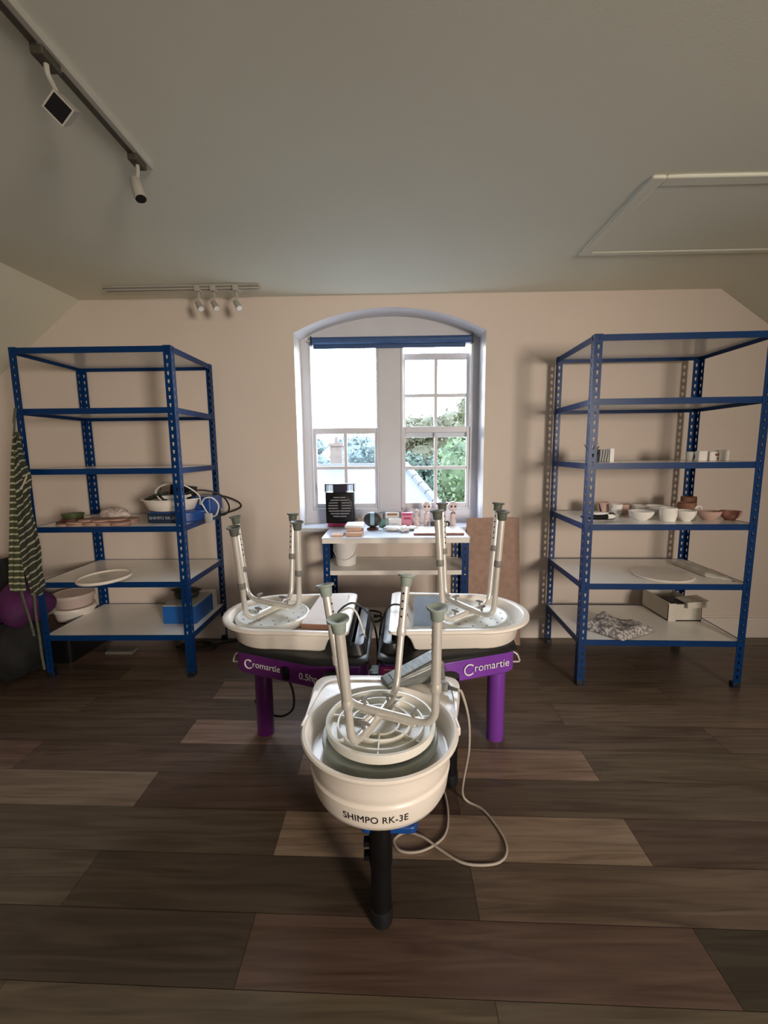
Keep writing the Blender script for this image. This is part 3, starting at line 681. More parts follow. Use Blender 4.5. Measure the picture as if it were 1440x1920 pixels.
# small black pedal unit with chrome bail between the wheels
t = thing('control_unit', 'small black control unit with a chrome bail between the two purple wheels', 'control unit', (-.081,1.66,0))
b = B(); b.prism(rrect(-.020,-.03,.020,.05,.008), 0, .37); b.make('housing', BLACK, t, bevel=.004)
b = B(); b.tube(fillet([(-.020,-.036,.335),(-.019,-.037,.392),(.019,-.037,.392),(.020,-.036,.335),(-.020,-.036,.335)],.006), .003, 8); b.make('bail', WIRE, t)

# ------------------------------------------------------------------ bench and sill things
t = thing('fan_heater', 'black fan heater with slatted round grille standing on a pink box', 'heater', (-.346,2.868,.781))
b = B(); b.prism(rrect(-.092,-.055,.092,.055,.012), 0, .20); b.make('casing', BLACK, t, bevel=.004)
b = B()
for s in (-1, 1):
    for k in range(5): b.box((s*(.048+k*.010),-.050,.2285),(.0032,.006,.045))
    b.box((s*.092,0,.226),(.004,.108,.052))
b.box((0,-.050,.226),(.084,.006,.052)); b.box((0,0,.252),(.188,.11,.006)); b.box((0,.05,.226),(.08,.006,.052)); 
b.make('vent_cage', mat('heater_navy',(.010,.010,.026),.4), t)
b = B(); b.lathe([(.0845,-.0),(.0845,.004),(.076,.006),(.076,0)], M=Matrix.Translation((0,-.056,.105)) @ Matrix.Rotation(PI/2,4,'X'), n=40, cap0=False, cap1=False); gr = b.make('grille', BLACK, t)
b = B()
SL_ = mat('grille_slat', (.42,.42,.45), .3, .7)
for k in range(8):
    z = .045+k*.0175; hw_ = math.sqrt(max(0,.074**2-(z-.105)**2))
    for s in (-1,1):
        g0 = .012 if 2 < k < 6 else .002
        if hw_ > g0+.005: b.box((s*(hw_+g0)/2,-.0575,z),(hw_-g0,.003,.0062))
b.make('slat', SL_, gr)
b = B(); b.prism(rrect(-.078,-.05,.078,.05,.006), 0, .024); tag(b.make('pink_box', mat('pink_card',(.55,.06,.20),.5), None, bevel=.002, loc=(-.350,2.868,.757)), 'flat magenta box under the black fan heater', 'box')
# round dark device
t = thing('desk_speaker', 'dark round device with pale blue strip on the bench top', 'device', (-.130,2.715,.755))
b = B(); b.lathe([(.030,0),(.038,.004),(.034,.012),(.012,.018),(.012,.03)], n=28); b.make('stand', mat('dark_red_base',(.06,.015,.015),.5), t)
b = B(); b.blob((0,0,.064),(.056,.030,.048),28,16); b.make('shell', DARK, t, smooth=60)
b = B(); q0 = []
for j in range(9):
    a = R_(-42+112*j/8); q0.append((-.0305*math.cos(a)-.0005, .064+.0485*math.sin(a)))
b.rings([[Vector((-.014+.002*0,y,z)),Vector((.012,y,z)),Vector((.012,y+.003,z)),Vector((-.014,y+.003,z))] for y, z in q0]); b.make('screen_strip', mat('pale_blue_screen',(.33,.52,.62),.25,var=.1), t, smooth=40)
# front left stack
WOODP = mat('pale_wood',(.62,.40,.28),.7,var=.1,scale=20)
def boxt(name, label, cat, c, size, m, rz=0., bev=.002, lid=None):
    o = B().box((0,0,size[2]/2), size).make(name, m, None, bevel=bev, loc=c); o.rotation_euler = (0,0,rz)
    return tag(o, label, cat)
boxt('wood_block','low pale wood offcut at the left front of the bench top','wood block',(-.325,2.525,.755),(.07,.10,.012),WOODP)
boxt('wood_block','thick pale wood block under the white tray on the bench','wood block',(-.228,2.565,.755),(.092,.16,.022),WOODP)
boxt('wood_block','second pale wood block, upper one of the pair under the white tray','wood block',(-.232,2.595,.777),(.082,.13,.018),mat('peach_wood',(.66,.43,.32),.7,var=.08,scale=20))
t = thing('shallow_tray','white shallow plastic tray on top of the wood blocks','tray',(-.232,2.62,.795))
b = B(); b.prism(rrect(-.056,-.08,.056,.07,.012),0,.012); b.make('tray_base', WHITE, t, bevel=.003); b = B(); b.prism(rrect(-.050,-.074,.050,.064,.01),.012,.015); b.make('tray_rim', WHITE, t)
# cups, jars
def cup(name, label, cat, c, r0, r1, h, m, th=.004, group=None, n=32, foot=True):
    b = B(); k = .82
    b.lathe([(r0*.8,0),(r0*.95,.002),((r0+r1)*.53,h*.45),(r1,h),(r1-th*.5,h+.001),(r1-th,h-.001),((r0+r1)*.53-th,h*.47),(r0*.85,.008),(.004,.006)], n=n)
    return tag(b.make(name, m, None, smooth=50, loc=c), label, cat, group)
CLEAR = mat('clear_plastic',(.7,.68,.62),.15,alpha=.55)
t = thing('tool_cup','small beige tub of tools right of the fan heater','cup',(-.223,2.862,.757))
b = B(); b.lathe([(.024,0),(.026,.05),(.024,.05),(.022,.004)], n=20); b.make('tub', mat('beige_tub',(.60,.48,.34),.6), t)
b = B(); 
for q in ((-.008,0),(.006,.004),(.0,-.006)): b.tube([(q[0],q[1],.006),(q[0]*2.2,q[1],.075)], .0035, 7)
b.make('tool', WOODP, t)
t = thing('brush_jar','green glass jar holding brushes behind the round device','jar',(-.072,2.80,.757))
b = B(); b.lathe([(.022,0),(.024,.003),(.024,.052),(.022,.054),(.021,.006)], n=20); b.make('jar', mat('green_glass',(.16,.30,.22),.15,alpha=.75), t)
for q, m in (((-.012,.002),BROWN),((.006,.0),DARK),((-.002,-.008),WOODP)):
    b = B(); b.tube([(q[0]*.5,q[1],.005),(q[0]*1.6,q[1],.068),(q[0]*1.8,q[1],.082)], [.003,.003,.006], 7); b.make('brush', m, t)
boxt('storage_box','white plastic box in front of the orange-topped carton','box',(.010,2.81,.757),(.082,.05,.052),WHITE,0,.004)
t = thing('carton','white carton with a brown band standing on the sill','carton',(-.008,2.872,.757))
b = B(); b.box((0,0,.042),(.088,.04,.084)); b.make('carton_body', WHITE, t, bevel=.002); b = B(); b.box((0,-.021,.073),(.066,.002,.014)); b.make('band', mat('brown_band',(.36,.17,.07),.6), t)
t = thing('carton','pink carton with a darker pink label beside the white carton','carton',(.088,2.862,.757))
PINK = mat('pink_carton',(.72,.28,.38),.5)
b = B(); b.box((0,0,.042),(.074,.045,.084)); b.make('carton_body', PINK, t, bevel=.002); b = B(); b.box((0,-.0235,.074),(.060,.002,.010)); b.box((.002,-.0235,.048),(.046,.002,.012)); b.make('label_panel', mat('dark_pink',(.50,.04,.14),.5), t)
# wrapped white parcels
WRAP = mat('white_wrap',(.76,.74,.70),.25,var=.08,scale=25,bump=.5,bscale=50)
for i, (lb, c, rad) in enumerate([('crumpled white plastic pack, leftmost of three on the bench top',(-.010,2.665,.772),(.052,.045,.016)),('crumpled white plastic pack, middle one of three on the bench top',(.062,2.640,.774),(.038,.05,.018)),('flat white plastic pack beside the brown-edged board on the bench',(.118,2.70,.768),(.034,.045,.012))]):
    b = B(); b.blob((0,0,0), rad, 24, 12, .10, i+3, flatb=-rad[2]*.85); tag(b.make('plastic_pack', WRAP, None, smooth=60, loc=c), lb, 'pack')
slab('painted_board','white board with red-brown edge lying at the right front of the bench','board',[(.115,2.515,.768),(.408,2.515,.768),(.408,2.75,.768),(.135,2.75,.768)],.012,[MELW,mat('red_brown_edge',(.26,.11,.09),.7)])
# small figurines
FIG = mat('pink_white_glaze',(.72,.60,.58),.45,var=.25,scale=60); FIG2 = mat('pale_pink_glaze',(.76,.62,.60),.45,var=.12,scale=50)
def figurine(label, c, h, m, kind):
    t = thing('figurine', label, 'figurine', c)
    b = B()
    if kind == 'cone': b.lathe([(.024,0),(.026,.004),(.018,h*.35),(.009,h*.66),(.007,h*.7)], n=20)
    else: b.lathe([(.018,0),(.020,.004),(.021,h*.2),(.014,h*.3),(.021,h*.38),(.019,h*.52),(.010,h*.58)], n=20)
    b.make('body', m, t, smooth=60)
    b = B(); r = h*(.15 if kind == 'cone' else .21); b.blob((0,0,h-r*1.0),(r*.95,r*.8,r),18,12); hd = b.make('head', m, t, smooth=70)
    for s in (-1,1):
        b = B(); b.blob((s*r*.35,-r*.74,h-r*.95),(r*.2,r*.12,r*.2),10,8); b.make('eye', LETB, hd)
    for s in (-1,1):
        b = B(); b.tube([(s*.012,0,h*.5),(s*.022,-.004,h*.4),(s*.02,-.010,h*.3)], [.004,.0045,.004], 8); b.make('arm', m, t)
    if kind == 'bow':
        b = B()
        for s in (-1,1): b.rings([[Vector((s*.001,-.017,h*.53+q)) for q in (-.0015,.0015)]+[Vector((s*.001,-.020,h*.53+q)) for q in (.0015,-.0015)],[Vector((s*.012,-.017,h*.53+q)) for q in (-.006,.006)]+[Vector((s*.012,-.020,h*.53+q)) for q in (.006,-.006)]])
        b.make('bow_tie', LETB, t)
    return t
figurine('small cone-shaped pink and white figurine, leftmost on the sill', (.150,2.83,.757), .108, FIG, 'cone')
figurine('tall pink and white figurine behind the stool foot on the sill', (.216,2.84,.757), .158, FIG, 'plain')
figurine('tall pale figurine with a black bow tie at the right of the sill', (.384,2.83,.757), .160, FIG2, 'bow')
figurine('small pale figurine between the two tall ones on the sill', (.305,2.85,.757), .145, FIG2, 'plain')
t = thing('round_ornament','small black and white ring ornament in front of the figurines','ornament',(.340,2.77,.755))
b = B(); b.tube([(.013*math.cos(a),0,.022+.016*math.sin(a)) for a in [2*PI*j/20 for j in range(20)]], .006, 8, True); b.make('ring', LETB, t); b = B(); b.blob((0,0,.022),(.008,.005,.009),12,8); b.make('centre', WHITE, t)
cup('tea_light_jar','small dark grey-green jar beside the stool foot on the bench','jar',(.252,2.775,.755),.016,.017,.036,DARK)
# bucket on the bench shelf
t = thing('plastic_bucket','white plastic bucket with wire handle on the bench middle shelf','bucket',(-.290,2.61,.560))
b = B(); b.lathe([(.056,0),(.060,.004),(.070,.135),(.074,.136),(.074,.146),(.070,.147),(.066,.14),(.058,.006),(.01,.005)], n=40); b.make('pail', WHITE, t)
b = B(); b.tube(spline([(-.073,-.0,.13),(-.06,-.045,.075),(0,-.076,.045),(.055,-.05,.07),(.073,0,.13)],6), .0022, 6); b.make('handle', WIRE, t)
# leaning board
slab('mdf_sheet','brown hardboard sheet leaning on the wall right of the bench','board',[(.466,2.695,0.0),(.805,2.695,0.0),(.794,2.770,.815),(.463,2.770,.815)],.006,[MDF,MDF],.0)

# ------------------------------------------------------------------ left rack things
z4 = LV[3]-.001
tile = B(); tile.lathe([(.046,0),(.050,.002),(.050,.008),(.046,.010)], n=28)
TL = mat('pink_tile',(.46,.29,.23),.6,var=.15,scale=9); TC = mat('cream_tile',(.66,.56,.48),.6,var=.1); TD = mat('dark_red_tile',(.12,.03,.025),.5,var=.2)
to = tag(tile.make('round_tile', TL, None, loc=(-1.80,2.36,z4)), 'flat pinkish round tile in the loose pile on the left rack', 'tile', 'round tiles piled on the left rack')
rnd = random.Random(4)
k = 0
for x in (-1.73,-1.65,-1.575,-1.50):
    for y in (2.36,2.46):
        for l in range(2):
            q = dup(to, (x+rnd.uniform(-.012,.012), y+rnd.uniform(-.01,.01), z4+l*.0102), rnd.uniform(0,6)); k += 1
            q.rotation_euler = (rnd.uniform(-.05,.05) if l else 0,rnd.uniform(-.05,.05) if l else 0,rnd.uniform(0,6))
for x, y, l in ((-1.69,2.38,2),(-1.54,2.40,2),(-1.61,2.37,2)): 
    q = dup(to, (x,y,z4+.0204), 0)
td = B(); td.lathe([(.052,0),(.056,.002),(.056,.012),(.052,.014)], n=28)
t0 = tag(td.make('round_tile', TD, None, loc=(-1.845,2.43,z4)), 'dark red round tile, lower of the two at the left end of the rack shelf', 'tile')
dup(t0, (-1.825,2.44,z4+.0142), 0, 'dark red round tile, upper of the two at the left end of the rack shelf')
t = thing('lidded_tub','shallow green lidded tub on the tiles of the left rack','tub',(-1.82,2.44,z4+.0285))
b = B(); b.lathe([(.046,0),(.05,.002),(.052,.016)], n=28); b.make('tub', mat('green_tub',(.05,.075,.02),.5), t); b = B(); b.lathe([(.055,.016),(.056,.018),(.056,.026),(.053,.028)], n=28); b.make('lid', mat('green_lid',(.07,.10,.03),.4), t)
BAG = mat('clear_bag',(.78,.66,.60),.15,var=.3,scale=35,bump=1.,bscale=45,alpha=.8)
b = B(); b.blob((0,0,0),(.085,.06,.042),30,16,.13,11,flatb=-.030); tag(b.make('plastic_bag', BAG, None, smooth=60, loc=(-1.640,2.545,z4+.030)), 'crumpled clear plastic bag behind the tiles on the left rack', 'bag')
# blue wheel stored on the shelf
t = thing('pottery_wheel','small blue pottery wheel marked RK-5T stored on the left rack, white pan full of gear','pottery wheel',(-1.255,2.535,z4))
DKB = mat('machine_dark_face',(.010,.022,.05),.4)
b = B(); b.prism([(-.13,-.10),(-.10,-.135),(.06,-.135),(.13,-.10),(.175,-.02),(.175,.16),(-.13,.16)],0,.062); bd = b.make('body', SHBLUE, t, bevel=.008)
b = B(); b.prism([(-.112,-.1385),(.060,-.1385),(.060,-.134),(-.112,-.134)],.004,.056); fc = b.make('front_panel', DKB, bd)
text_mesh('lettering','SHIMPO RK-5T',.024,mat('grey_lettering',(.35,.40,.45),.5),bd,M=frame((-.026,-.140,.03),(1,0,0),(0,0,1)))
b = B(); b.rings([[Vector((x,y,z)) for x,y in rrect(.075+i_,-.02+i_,.20-i_,.16-i_,.02)] for i_,z in [(0,.05),(0,.125),(.008,.135)]]); b.make('motor_housing', SHBLUE, t, smooth=40)
b = B(); b.lathe([(.05,.062),(.125,.064),(.133,.07),(.158,.122),(.172,.126),(.170,.130),(.155,.130),(.128,.075),(.01,.07)], (-.03,-.0,0), n=48); b.make('splash_pan', CREAM, t)
pz = z4+.071
t = thing('adapter_box','black adapter box propped on top of the blue wheel pan','adapter',(-1.235,2.56,pz+.0))
M = Matrix.Translation((0,0,.085)) @ Matrix.Rotation(R_(8),4,'Y'); b = B(); b.box(0,(.135,.06,.085),M=M); b.box(0,(.05,.05,.07),M=Matrix.Translation((0,0,.035))); b.make('case', BLACK, t, bevel=.004); b = B(); b.box(0,(.05,.002,.014),M=M @ Matrix.Translation((.038,-.031,-.012)) @ Matrix.Rotation(R_(-25),4,'Y')); b.make('sticker', WHITE, t)
t = thing('control_box','white control box with cable sockets inside the blue wheel pan','control box',(-1.250,2.475,pz))
M = Matrix.Rotation(R_(6),4,'X'); b = B(); b.box((0,0,.042),(.12,.06,.075)); b.make('case', WHITE, t, bevel=.004); b = B(); b.box((-.035,-.031,.055),(.022,.003,.012)); b.box((.03,-.031,.05),(.03,.003,.01)); b.make('socket', BLACK, t)
slab('dark_tray','dark grey tray leaning out of the blue wheel pan','tray',[(-1.420,2.46,z4+.13),(-1.33,2.43,z4+.165),(-1.29,2.50,z4+.172),(-1.38,2.54,z4+.14)],.016,[DARK,DARK],.004)
cord('white cable looping over the right side of the blue wheel', [(-1.31,2.45,z4+.12),(-1.335,2.44,z4+.17),(-1.29,2.44,z4+.21),(-1.20,2.46,z4+.215),(-1.12,2.50,z4+.15),(-1.09,2.45,z4+.10),(-1.055,2.43,z4+.135),(-1.015,2.44,z4+.135),(-.995,2.47,z4+.09),(-1.02,2.48,z4+.03),(-1.06,2.48,z4+.04),(-1.09,2.46,z4+.11)], .0042, CORDW, 'cable','cable')
cord('black cable trailing off the right end of the blue wheel', [(-1.30,2.44,z4+.195),(-1.31,2.43,z4+.16),(-1.25,2.425,z4+.12),(-1.16,2.50,z4+.17),(-1.08,2.56,z4+.165),(-1.02,2.60,z4+.13),(-1.00,2.64,z4+.07),(-1.02,2.66,z4+.02),(-1.06,2.62,z4+.008),(-1.12,2.60,z4+.006)], .005, CORDB, 'cable','cable')
cord('second black cable sagging past the rear post of the left rack', [(-1.10,2.65,z4+.14),(-1.03,2.72,z4+.11),(-.995,2.80,z4+.07),(-.985,2.805,z4+.04),(-1.02,2.76,z4+.02),(-1.08,2.70,z4+.006),(-1.14,2.68,z4+.006)], .005, CORDB, 'cable','cable')
cup('glass_jar','small clear glass jar beside the blue wheel','jar',(-1.035,2.42,z4),.02,.021,.05,CLEAR)
# bat on the fifth shelf
z5 = LV[4]-.001
t = thing('round_bat','round cream bat overhanging the front of the left rack shelf','bat',(-1.600,2.335,z5+.004)); t.rotation_euler = (R_(1.5),R_(-2.2),0)
b = B(); b.lathe([(.10,.002),(.132,.004),(.137,.010),(.137,.018),(.133,.021),(.128,.019),(.125,.013),(.01,.013)], n=56); b.make('disc', CREAM, t)
# bottom shelf
z6 = LV[5]-.001
t = thing('blue_box','bright blue box with pale lid on the left rack bottom shelf','box',(-1.262,2.58,z6))
b = B(); b.box((0,0,.053),(.196,.245,.106)); b.make('box_body', mat('bright_blue_card',(.010,.115,.42),.4), t, bevel=.002); b = B(); b.box((0,0,.109),(.190,.24,.006)); b.make('lid', mat('grey_lid',(.44,.45,.42),.5), t)
boxt('white_carton','white carton behind the blue box on the left rack','carton',(-1.205,2.735,z6),(.09,.06,.115),WHITE)
t = thing('flat_cap','dark olive cap lying on the blue box','cap',(-1.285,2.61,z6+.1125))
b = B(); b.blob((0,0,.022),(.075,.06,.034),24,12,.04,2,flatb=-.021); b.make('crown', DARK, t, smooth=60)
b = B(); b.blob((0,0,.048),(.095,.05,.007),20,8,.03,3); b.make('brim', DARK, t, smooth=60)
boxt('white_block','small white item just visible under the bottom shelf of the left rack','block',(-1.72,2.60,0),(.17,.07,.02),mat('shaded_white',(.13,.12,.10),.7))  # white item coloured dark for the shade under the shelf
# tubs, bags behind the rack
t = thing('black_crate','black plastic crate on the floor behind the left rack','crate',(-2.06,2.62,0))
b = B(); b.rings([[Vector((x,y,z)) for x,y in rrect(-.14-q,-.17-q,.13+q,.17+q,.03)] for q,z in [(0,0),(.01,.185),(.016,.187),(.016,.2),(.006,.2)]]); b.make('crate_body', BLACK, t); b = B(); b.prism(rrect(-.15,-.18,.14,.18,.03),.2,.206); b.make('crate_lid', mat('brown_lid',(.10,.05,.035),.7), t)
TUBP = mat('pink_white_tub',(.58,.46,.42),.5,var=.05)
for nm, z, m, lb in (('lower',.206,CREAM2,'white round tub, lower of two stacked behind the left rack'),('upper',.290,TUBP,'pinkish round tub, upper of two stacked behind the left rack')):
    t = thing('round_tub', lb, 'tub', (-2.035,2.66,z))
    b = B(); b.lathe([(.092,0),(.098,.004),(.112,.062)], n=40); b.make('tub', m, t); b = B(); b.lathe([(.117,.060),(.118,.064),(.118,.078),(.115,.083),(.10,.0835),(.098,.081)], n=40); b.make('lid', m, t)
PURB = mat('purple_bag',(.07,.007,.07),.75,var=.3,bump=.3,bscale=18); BLKB = mat('black_bag',(.010,.010,.010),.85,var=.3,bump=.4,bscale=14)
for lb, c, rad, m, sd in [('purple bag slumped on the floor at the far left',(-2.30,2.22,.21),(.17,.19,.21),PURB,1),('purple bag behind the apron at the left rack',(-2.10,2.36,.40),(.14,.12,.12),PURB,2),('black bag under the purple one at the far left',(-2.12,2.30,.16),(.14,.16,.16),BLKB,3),('black bag against the back wall at the far left',(-2.40,2.55,.30),(.15,.18,.30),BLKB,4)]:
    b = B(); b.blob((0,0,0), rad, 30, 18, .11, sd, flatb=-rad[2]*.93); tag(b.make('bag', m, None, smooth=60, loc=c), lb, 'bag')
t = thing('grey_toolbox','dark grey toolbox on the floor beside the left rack','toolbox',(-2.11,2.32,0)) if False else None

# ------------------------------------------------------------------ aprons on the left post
APH = stripe_mat('green_striped_cotton',(.055,.065,.03),(.42,.42,.28),2,30,.72,rot=0.)
APD = stripe_mat('dark_striped_cotton',(.030,.035,.022),(.34,.34,.25),2,34,.76,rot=R_(38),noise=.06)
APK = mat('apron_strap',(.10,.11,.08),.9,var=.2,scale=40); APC = mat('cream_strap',(.60,.50,.40),.9)
def cloth(name, rows, m, parent, wav=.006, seed=1, cols=9, dep=.02):
    rnd = random.Random(seed); b = B(); V = []
    for i,(xl,xr,z,y) in enumerate(rows):
        V.append([b.bm.verts.new((xl+(xr-xl)*j/(cols-1), y+dep*math.cos(j*PI*1.0+i*.12)*.6+wav*math.sin(j*1.7+i*.4), z)) for j in range(cols)])
    for i in range(len(V)-1):
        for j in range(cols-1): b._f([V[i][j],V[i][j+1],V[i+1][j+1],V[i+1][j]])
    return b.make(name, m, parent, smooth=80, solid=.004, sub=2)
def lerp_rows(keys, n=14):
    out = []
    for i in range(n):
        t_ = i/(n-1)*(len(keys)-1); k_ = min(int(t_), len(keys)-2); f_ = t_-k_
        out.append(tuple(keys[k_][q]*(1-f_)+keys[k_+1][q]*f_ for q in range(4)))
    return out
AY = 2.250
t = thing('apron','green striped apron hanging folded on the left rack post, outer one','apron',(-1.93,AY,.5))
O = (-1.93,AY,.5)
def loc4(rows): return [(a-O[0],b_-O[0],z-O[2],y-O[1]) for a,b_,z,y in rows]
cloth('apron_cloth', loc4(lerp_rows([(-1.945,-1.915,1.36,AY),(-1.962,-1.912,1.25,AY-.008),(-1.985,-1.925,1.08,AY-.012),(-2.005,-1.935,.92,AY-.014),(-2.035,-1.960,.70,AY-.014),(-2.052,-1.965,.55,AY-.016),(-2.048,-1.965,.515,AY-.016)],18)), APH, t, seed=2, dep=.016)
b = B(); b.tube(spline([(-.075,-.004,.03),(-.06,-.004,-.06),(-.045,-.002,-.15),(-.035,0,-.24)],6), [.008]*19, 8, flat=.3); b.make('tie', APK, t)
b = B(); b.tube(spline([(-.008,-.0,.85),(.006,-.006,.90),(.012,.0,.955),(.004,.012,.975),(-.004,.0,.90)],6), .006, 8, flat=.5); b.make('neck_strap', APK, t)
t = thing('apron','dark striped apron hanging on the left rack post, inner crumpled one','apron',(-1.93,AY-.03,.5))
O = (-1.93,AY-.03,.5); Y2 = AY-.034
cloth('apron_cloth', loc4(lerp_rows([(-1.925,-1.912,1.34,Y2+.02),(-1.925,-1.885,1.22,Y2),(-1.938,-1.848,1.125,Y2),(-1.940,-1.868,1.03,Y2),(-1.948,-1.856,.90,Y2),(-1.95,-1.836,.76,Y2),(-1.945,-1.850,.64,Y2),(-1.925,-1.836,.555,Y2),(-1.925,-1.866,.50,Y2)],20)), APD, t, seed=5, dep=.02)
b = B(); b.tube([(.05,.0,.635),(.063,-.008,.585+.05)], .004, 6); b.tube(spline([(.030,-.012,.565),(.048,-.014,.595),(.066,-.012,.630)],6), .006, 8, flat=.4); b.make('pocket_edge', APC, t)
b = B(); b.tube(spline([(.028,-.010,.02),(.022,-.008,-.10),(.022,-.004,-.22),(.020,0,-.33),(.022,.004,-.42)],6), .008, 8, flat=.3); b.make('tie', APK, t)

# ------------------------------------------------------------------ right rack things
z3, z4, z5, z6 = (RV[i]-.001 for i in (2,3,4,5))
t = thing('card_stack','stack of grey marbled cards with white edges on the right rack','cards',(1.128,2.42,z3))
MARB = stripe_mat('marbled_card',(.10,.10,.10),(.42,.42,.42),0,70,.45,noise=.03)
b = B(); b.box((.0,0,.034),(.05,.05,.068)); b.make('marbled_card', MARB, t); b = B(); b.box((.041,0,.036),(.022,.05,.072)); b.make('white_card', WHITE, t)
t = thing('small_plant','small dark spiky plant behind the front post of the right rack','plant',(1.066,2.40,z3))
b = B(); b.lathe([(.018,0),(.022,.03),(.019,.03),(.015,.006)], n=18); b.make('pot', DARK, t); b = B(); rnd = random.Random(3)
for k in range(14):
    a = rnd.uniform(0,6.28); s = rnd.uniform(.02,.055); h = rnd.uniform(.05,.105)
    b.tube([(0,0,.025),(s*.4*math.cos(a),s*.4*math.sin(a),h*.7),(s*math.cos(a),s*math.sin(a),h)], [.003,.0035,.0012], 6)
b.make('leaves', mat('dark_leaf',(.012,.025,.012),.6), t)
t = thing('white_ornament','small white block ornament with dark mark, rightmost on the third shelf of the right rack','ornament',(1.735,2.42,z3))
b = B(); b.box((.03,0,.029),(.055,.035,.058)); b.prism(rrect(-.045,-.017,.0,.017,.008),0,.05); b.make('block', PORC, t, bevel=.004); b = B(); b.blob((-.008,-.0185,.034),(.011,.002,.009),10,8); b.box((-.004,-.0185,.014),(.010,.003,.012)); b.make('dark_mark', BROWN, t)
boxt('white_ornament','plain white block ornament beside the marked one on the right rack','ornament',(1.655,2.42,z3),(.046,.035,.055),PORC,0,.004)
cup('glass_tumbler','small clear tumbler at the left of the white ornaments','glass',(1.612,2.45,z3),.015,.019,.05,CLEAR)
# cups and bowls
def bowl(label, x, y, z, r, h, m):
    b = B(); b.lathe([(r*.45,0),(r*.5,.003),(r*.78,h*.35),(r*.95,h*.72),(r,h),(r-.003,h+.0015),(r-.006,h-.001),(r*.9-.006,h*.7),(r*.5,h*.2),(.004,h*.15)], n=40)
    return tag(b.make('bowl', m, None, smooth=60, loc=(x,y,z)), label, 'bowl')
bowl('white rounded bowl, front left of the right rack shelf', 1.324, 2.36, z4, .062, .047, PORC)
bowl('wide white bowl at the back, behind the white cylinder cup', 1.522, 2.56, z4, .066, .048, PORC)
bowl('small white bowl right of the white cylinder cup', 1.526, 2.31, z4, .049, .055, PORC)
bowl('pinkish white bowl left of the terracotta one', 1.672, 2.35, z4, .058, .046, PINKC)
bowl('terracotta pink bowl, rightmost in the row on the right rack', 1.778, 2.34, z4, .050, .046, TERRA)
cup('clay_cup','white straight cylinder cup in the front row','cup',(1.430,2.30,z4),.036,.040,.072,PORC)
cup('clay_cup','white cup behind the black and white object','cup',(1.258,2.49,z4),.024,.030,.068,PORC)
cup('clay_cup','off-white cup at the back left corner of the bowls','cup',(1.215,2.56,z4),.028,.030,.072,PINKC)
cup('clay_cup','white cup behind the front left bowl','cup',(1.388,2.49,z4),.027,.036,.062,PORC)
cup('clay_cup','grey-brown shaded cup between the two white cups','cup',(1.325,2.55,z4),.030,.036,.062,PINKC)
t = thing('clay_jar','short brown clay jar with a white ring handle','jar',(1.640,2.48,z4))
b = B(); b.lathe([(.04,0),(.046,.004),(.048,.04),(.044,.074),(.038,.078),(.036,.07),(.03,.01)], n=32); b.make('pot', BROWN, t)
b = B(); b.tube([(.034+.016*math.cos(a),-.047,.045+.016*math.sin(a)) for a in [2*PI*j/24 for j in range(24)]], .006, 8, True); b.make('ring_handle', PORC, t)
cup('clay_jar','taller brown clay jar behind the ring-handled jar','jar',(1.715,2.58,z4),.036,.040,.098,BROWN)
# black and white ornament
t = thing('orca_ornament','long black and white ornament with pointed end beside the front post','ornament',(1.085,2.33,z4))
b = B(); b.tube([(-.105,-.03,.028),(-.07,-.025,.026),(-.02,-.015,.022),(.04,0,.026),(.078,.008,.024),(.092,.01,.020)], [.006,.018,.017,.026,.023,.010], 18, flat=.8); b.make('body', BLACK, t, smooth=70)
b = B(); b.blob((.0,-.004,.040),(.058,.020,.010),18,10); b.make('white_back', WHITE, t, smooth=70)
b = B(); b.blob((.052,-.020,.026),(.030,.006,.013),18,10); b.make('white_patch', WHITE, t, smooth=70)
b = B(); b.tube([(.012,0,.045),(.004,.0,.075),(.000,0,.092)], [.005,.003,.002], 8); b.make('stick', BLACK, t)
# lower shelves
t = thing('round_bat','round white bat lying flat on the right rack shelf','bat',(1.455,2.355,z5))
b = B(); b.lathe([(.13,0),(.146,.002),(.15,.008),(.147,.012),(.138,.013),(.01,.012)], n=56); b.make('disc', CREAM2, t)
def sheet(name, label, cat, corners, z, amp, m, seed, n=26, th=.003, amp2=0.):
    rnd = random.Random(seed); P = [Vector((x,y,0)) for x,y in corners]; o0 = P[0].copy(); b = B(); ph = [rnd.uniform(0,6) for _ in range(8)]; V = []
    for i in range(n+1):
        row = []
        for j in range(n+1):
            u, v = i/n, j/n; p = (P[0]*(1-u)+P[1]*u)*(1-v)+(P[3]*(1-u)+P[2]*u)*v-o0
            hgt = amp*(1+.22*math.sin(5*u+ph[0]+3*v)*math.sin(4*v+ph[1])+.13*math.sin(11*u+7*v+ph[2])+.10*math.sin(17*v-8*u+ph[3]))+amp2*rnd.uniform(-1,1)
            e = min(u,1-u,v,1-v); hgt *= min(1, e*9+.12)
            ed = .006*(math.sin(u*21+ph[4])+math.sin(v*17+ph[5]))*amp*30
            row.append(b.bm.verts.new((p.x+ed*.3, p.y+ed*.3, z+max(.002,hgt))))
        V.append(row)
    for i in range(n):
        for j in range(n): b._f([V[i][j],V[i+1][j],V[i+1][j+1],V[i][j+1]])
    return tag(b.make(name, m, None, smooth=70, solid=th, loc=(o0.x,o0.y,0)), label, cat)
sheet('white_cloth','crumpled white cloth at the back right of the right rack shelf','cloth',[(1.665,2.32),(1.770,2.235),(1.762,2.60),(1.66,2.62)],z5,.016,mat('white_cotton',(.66,.63,.56),.9),4)
PAT = speckle_mat('grey_patterned_fabric',(.19,.17,.17),(.60,.56,.54),75)
sheet('folded_fabric','folded grey patterned fabric on the bottom shelf of the right rack','fabric',[(1.045,2.36),(1.175,2.185),(1.405,2.30),(1.22,2.53)],z6,.042,PAT,9,34,.004,.0025)
b = B()
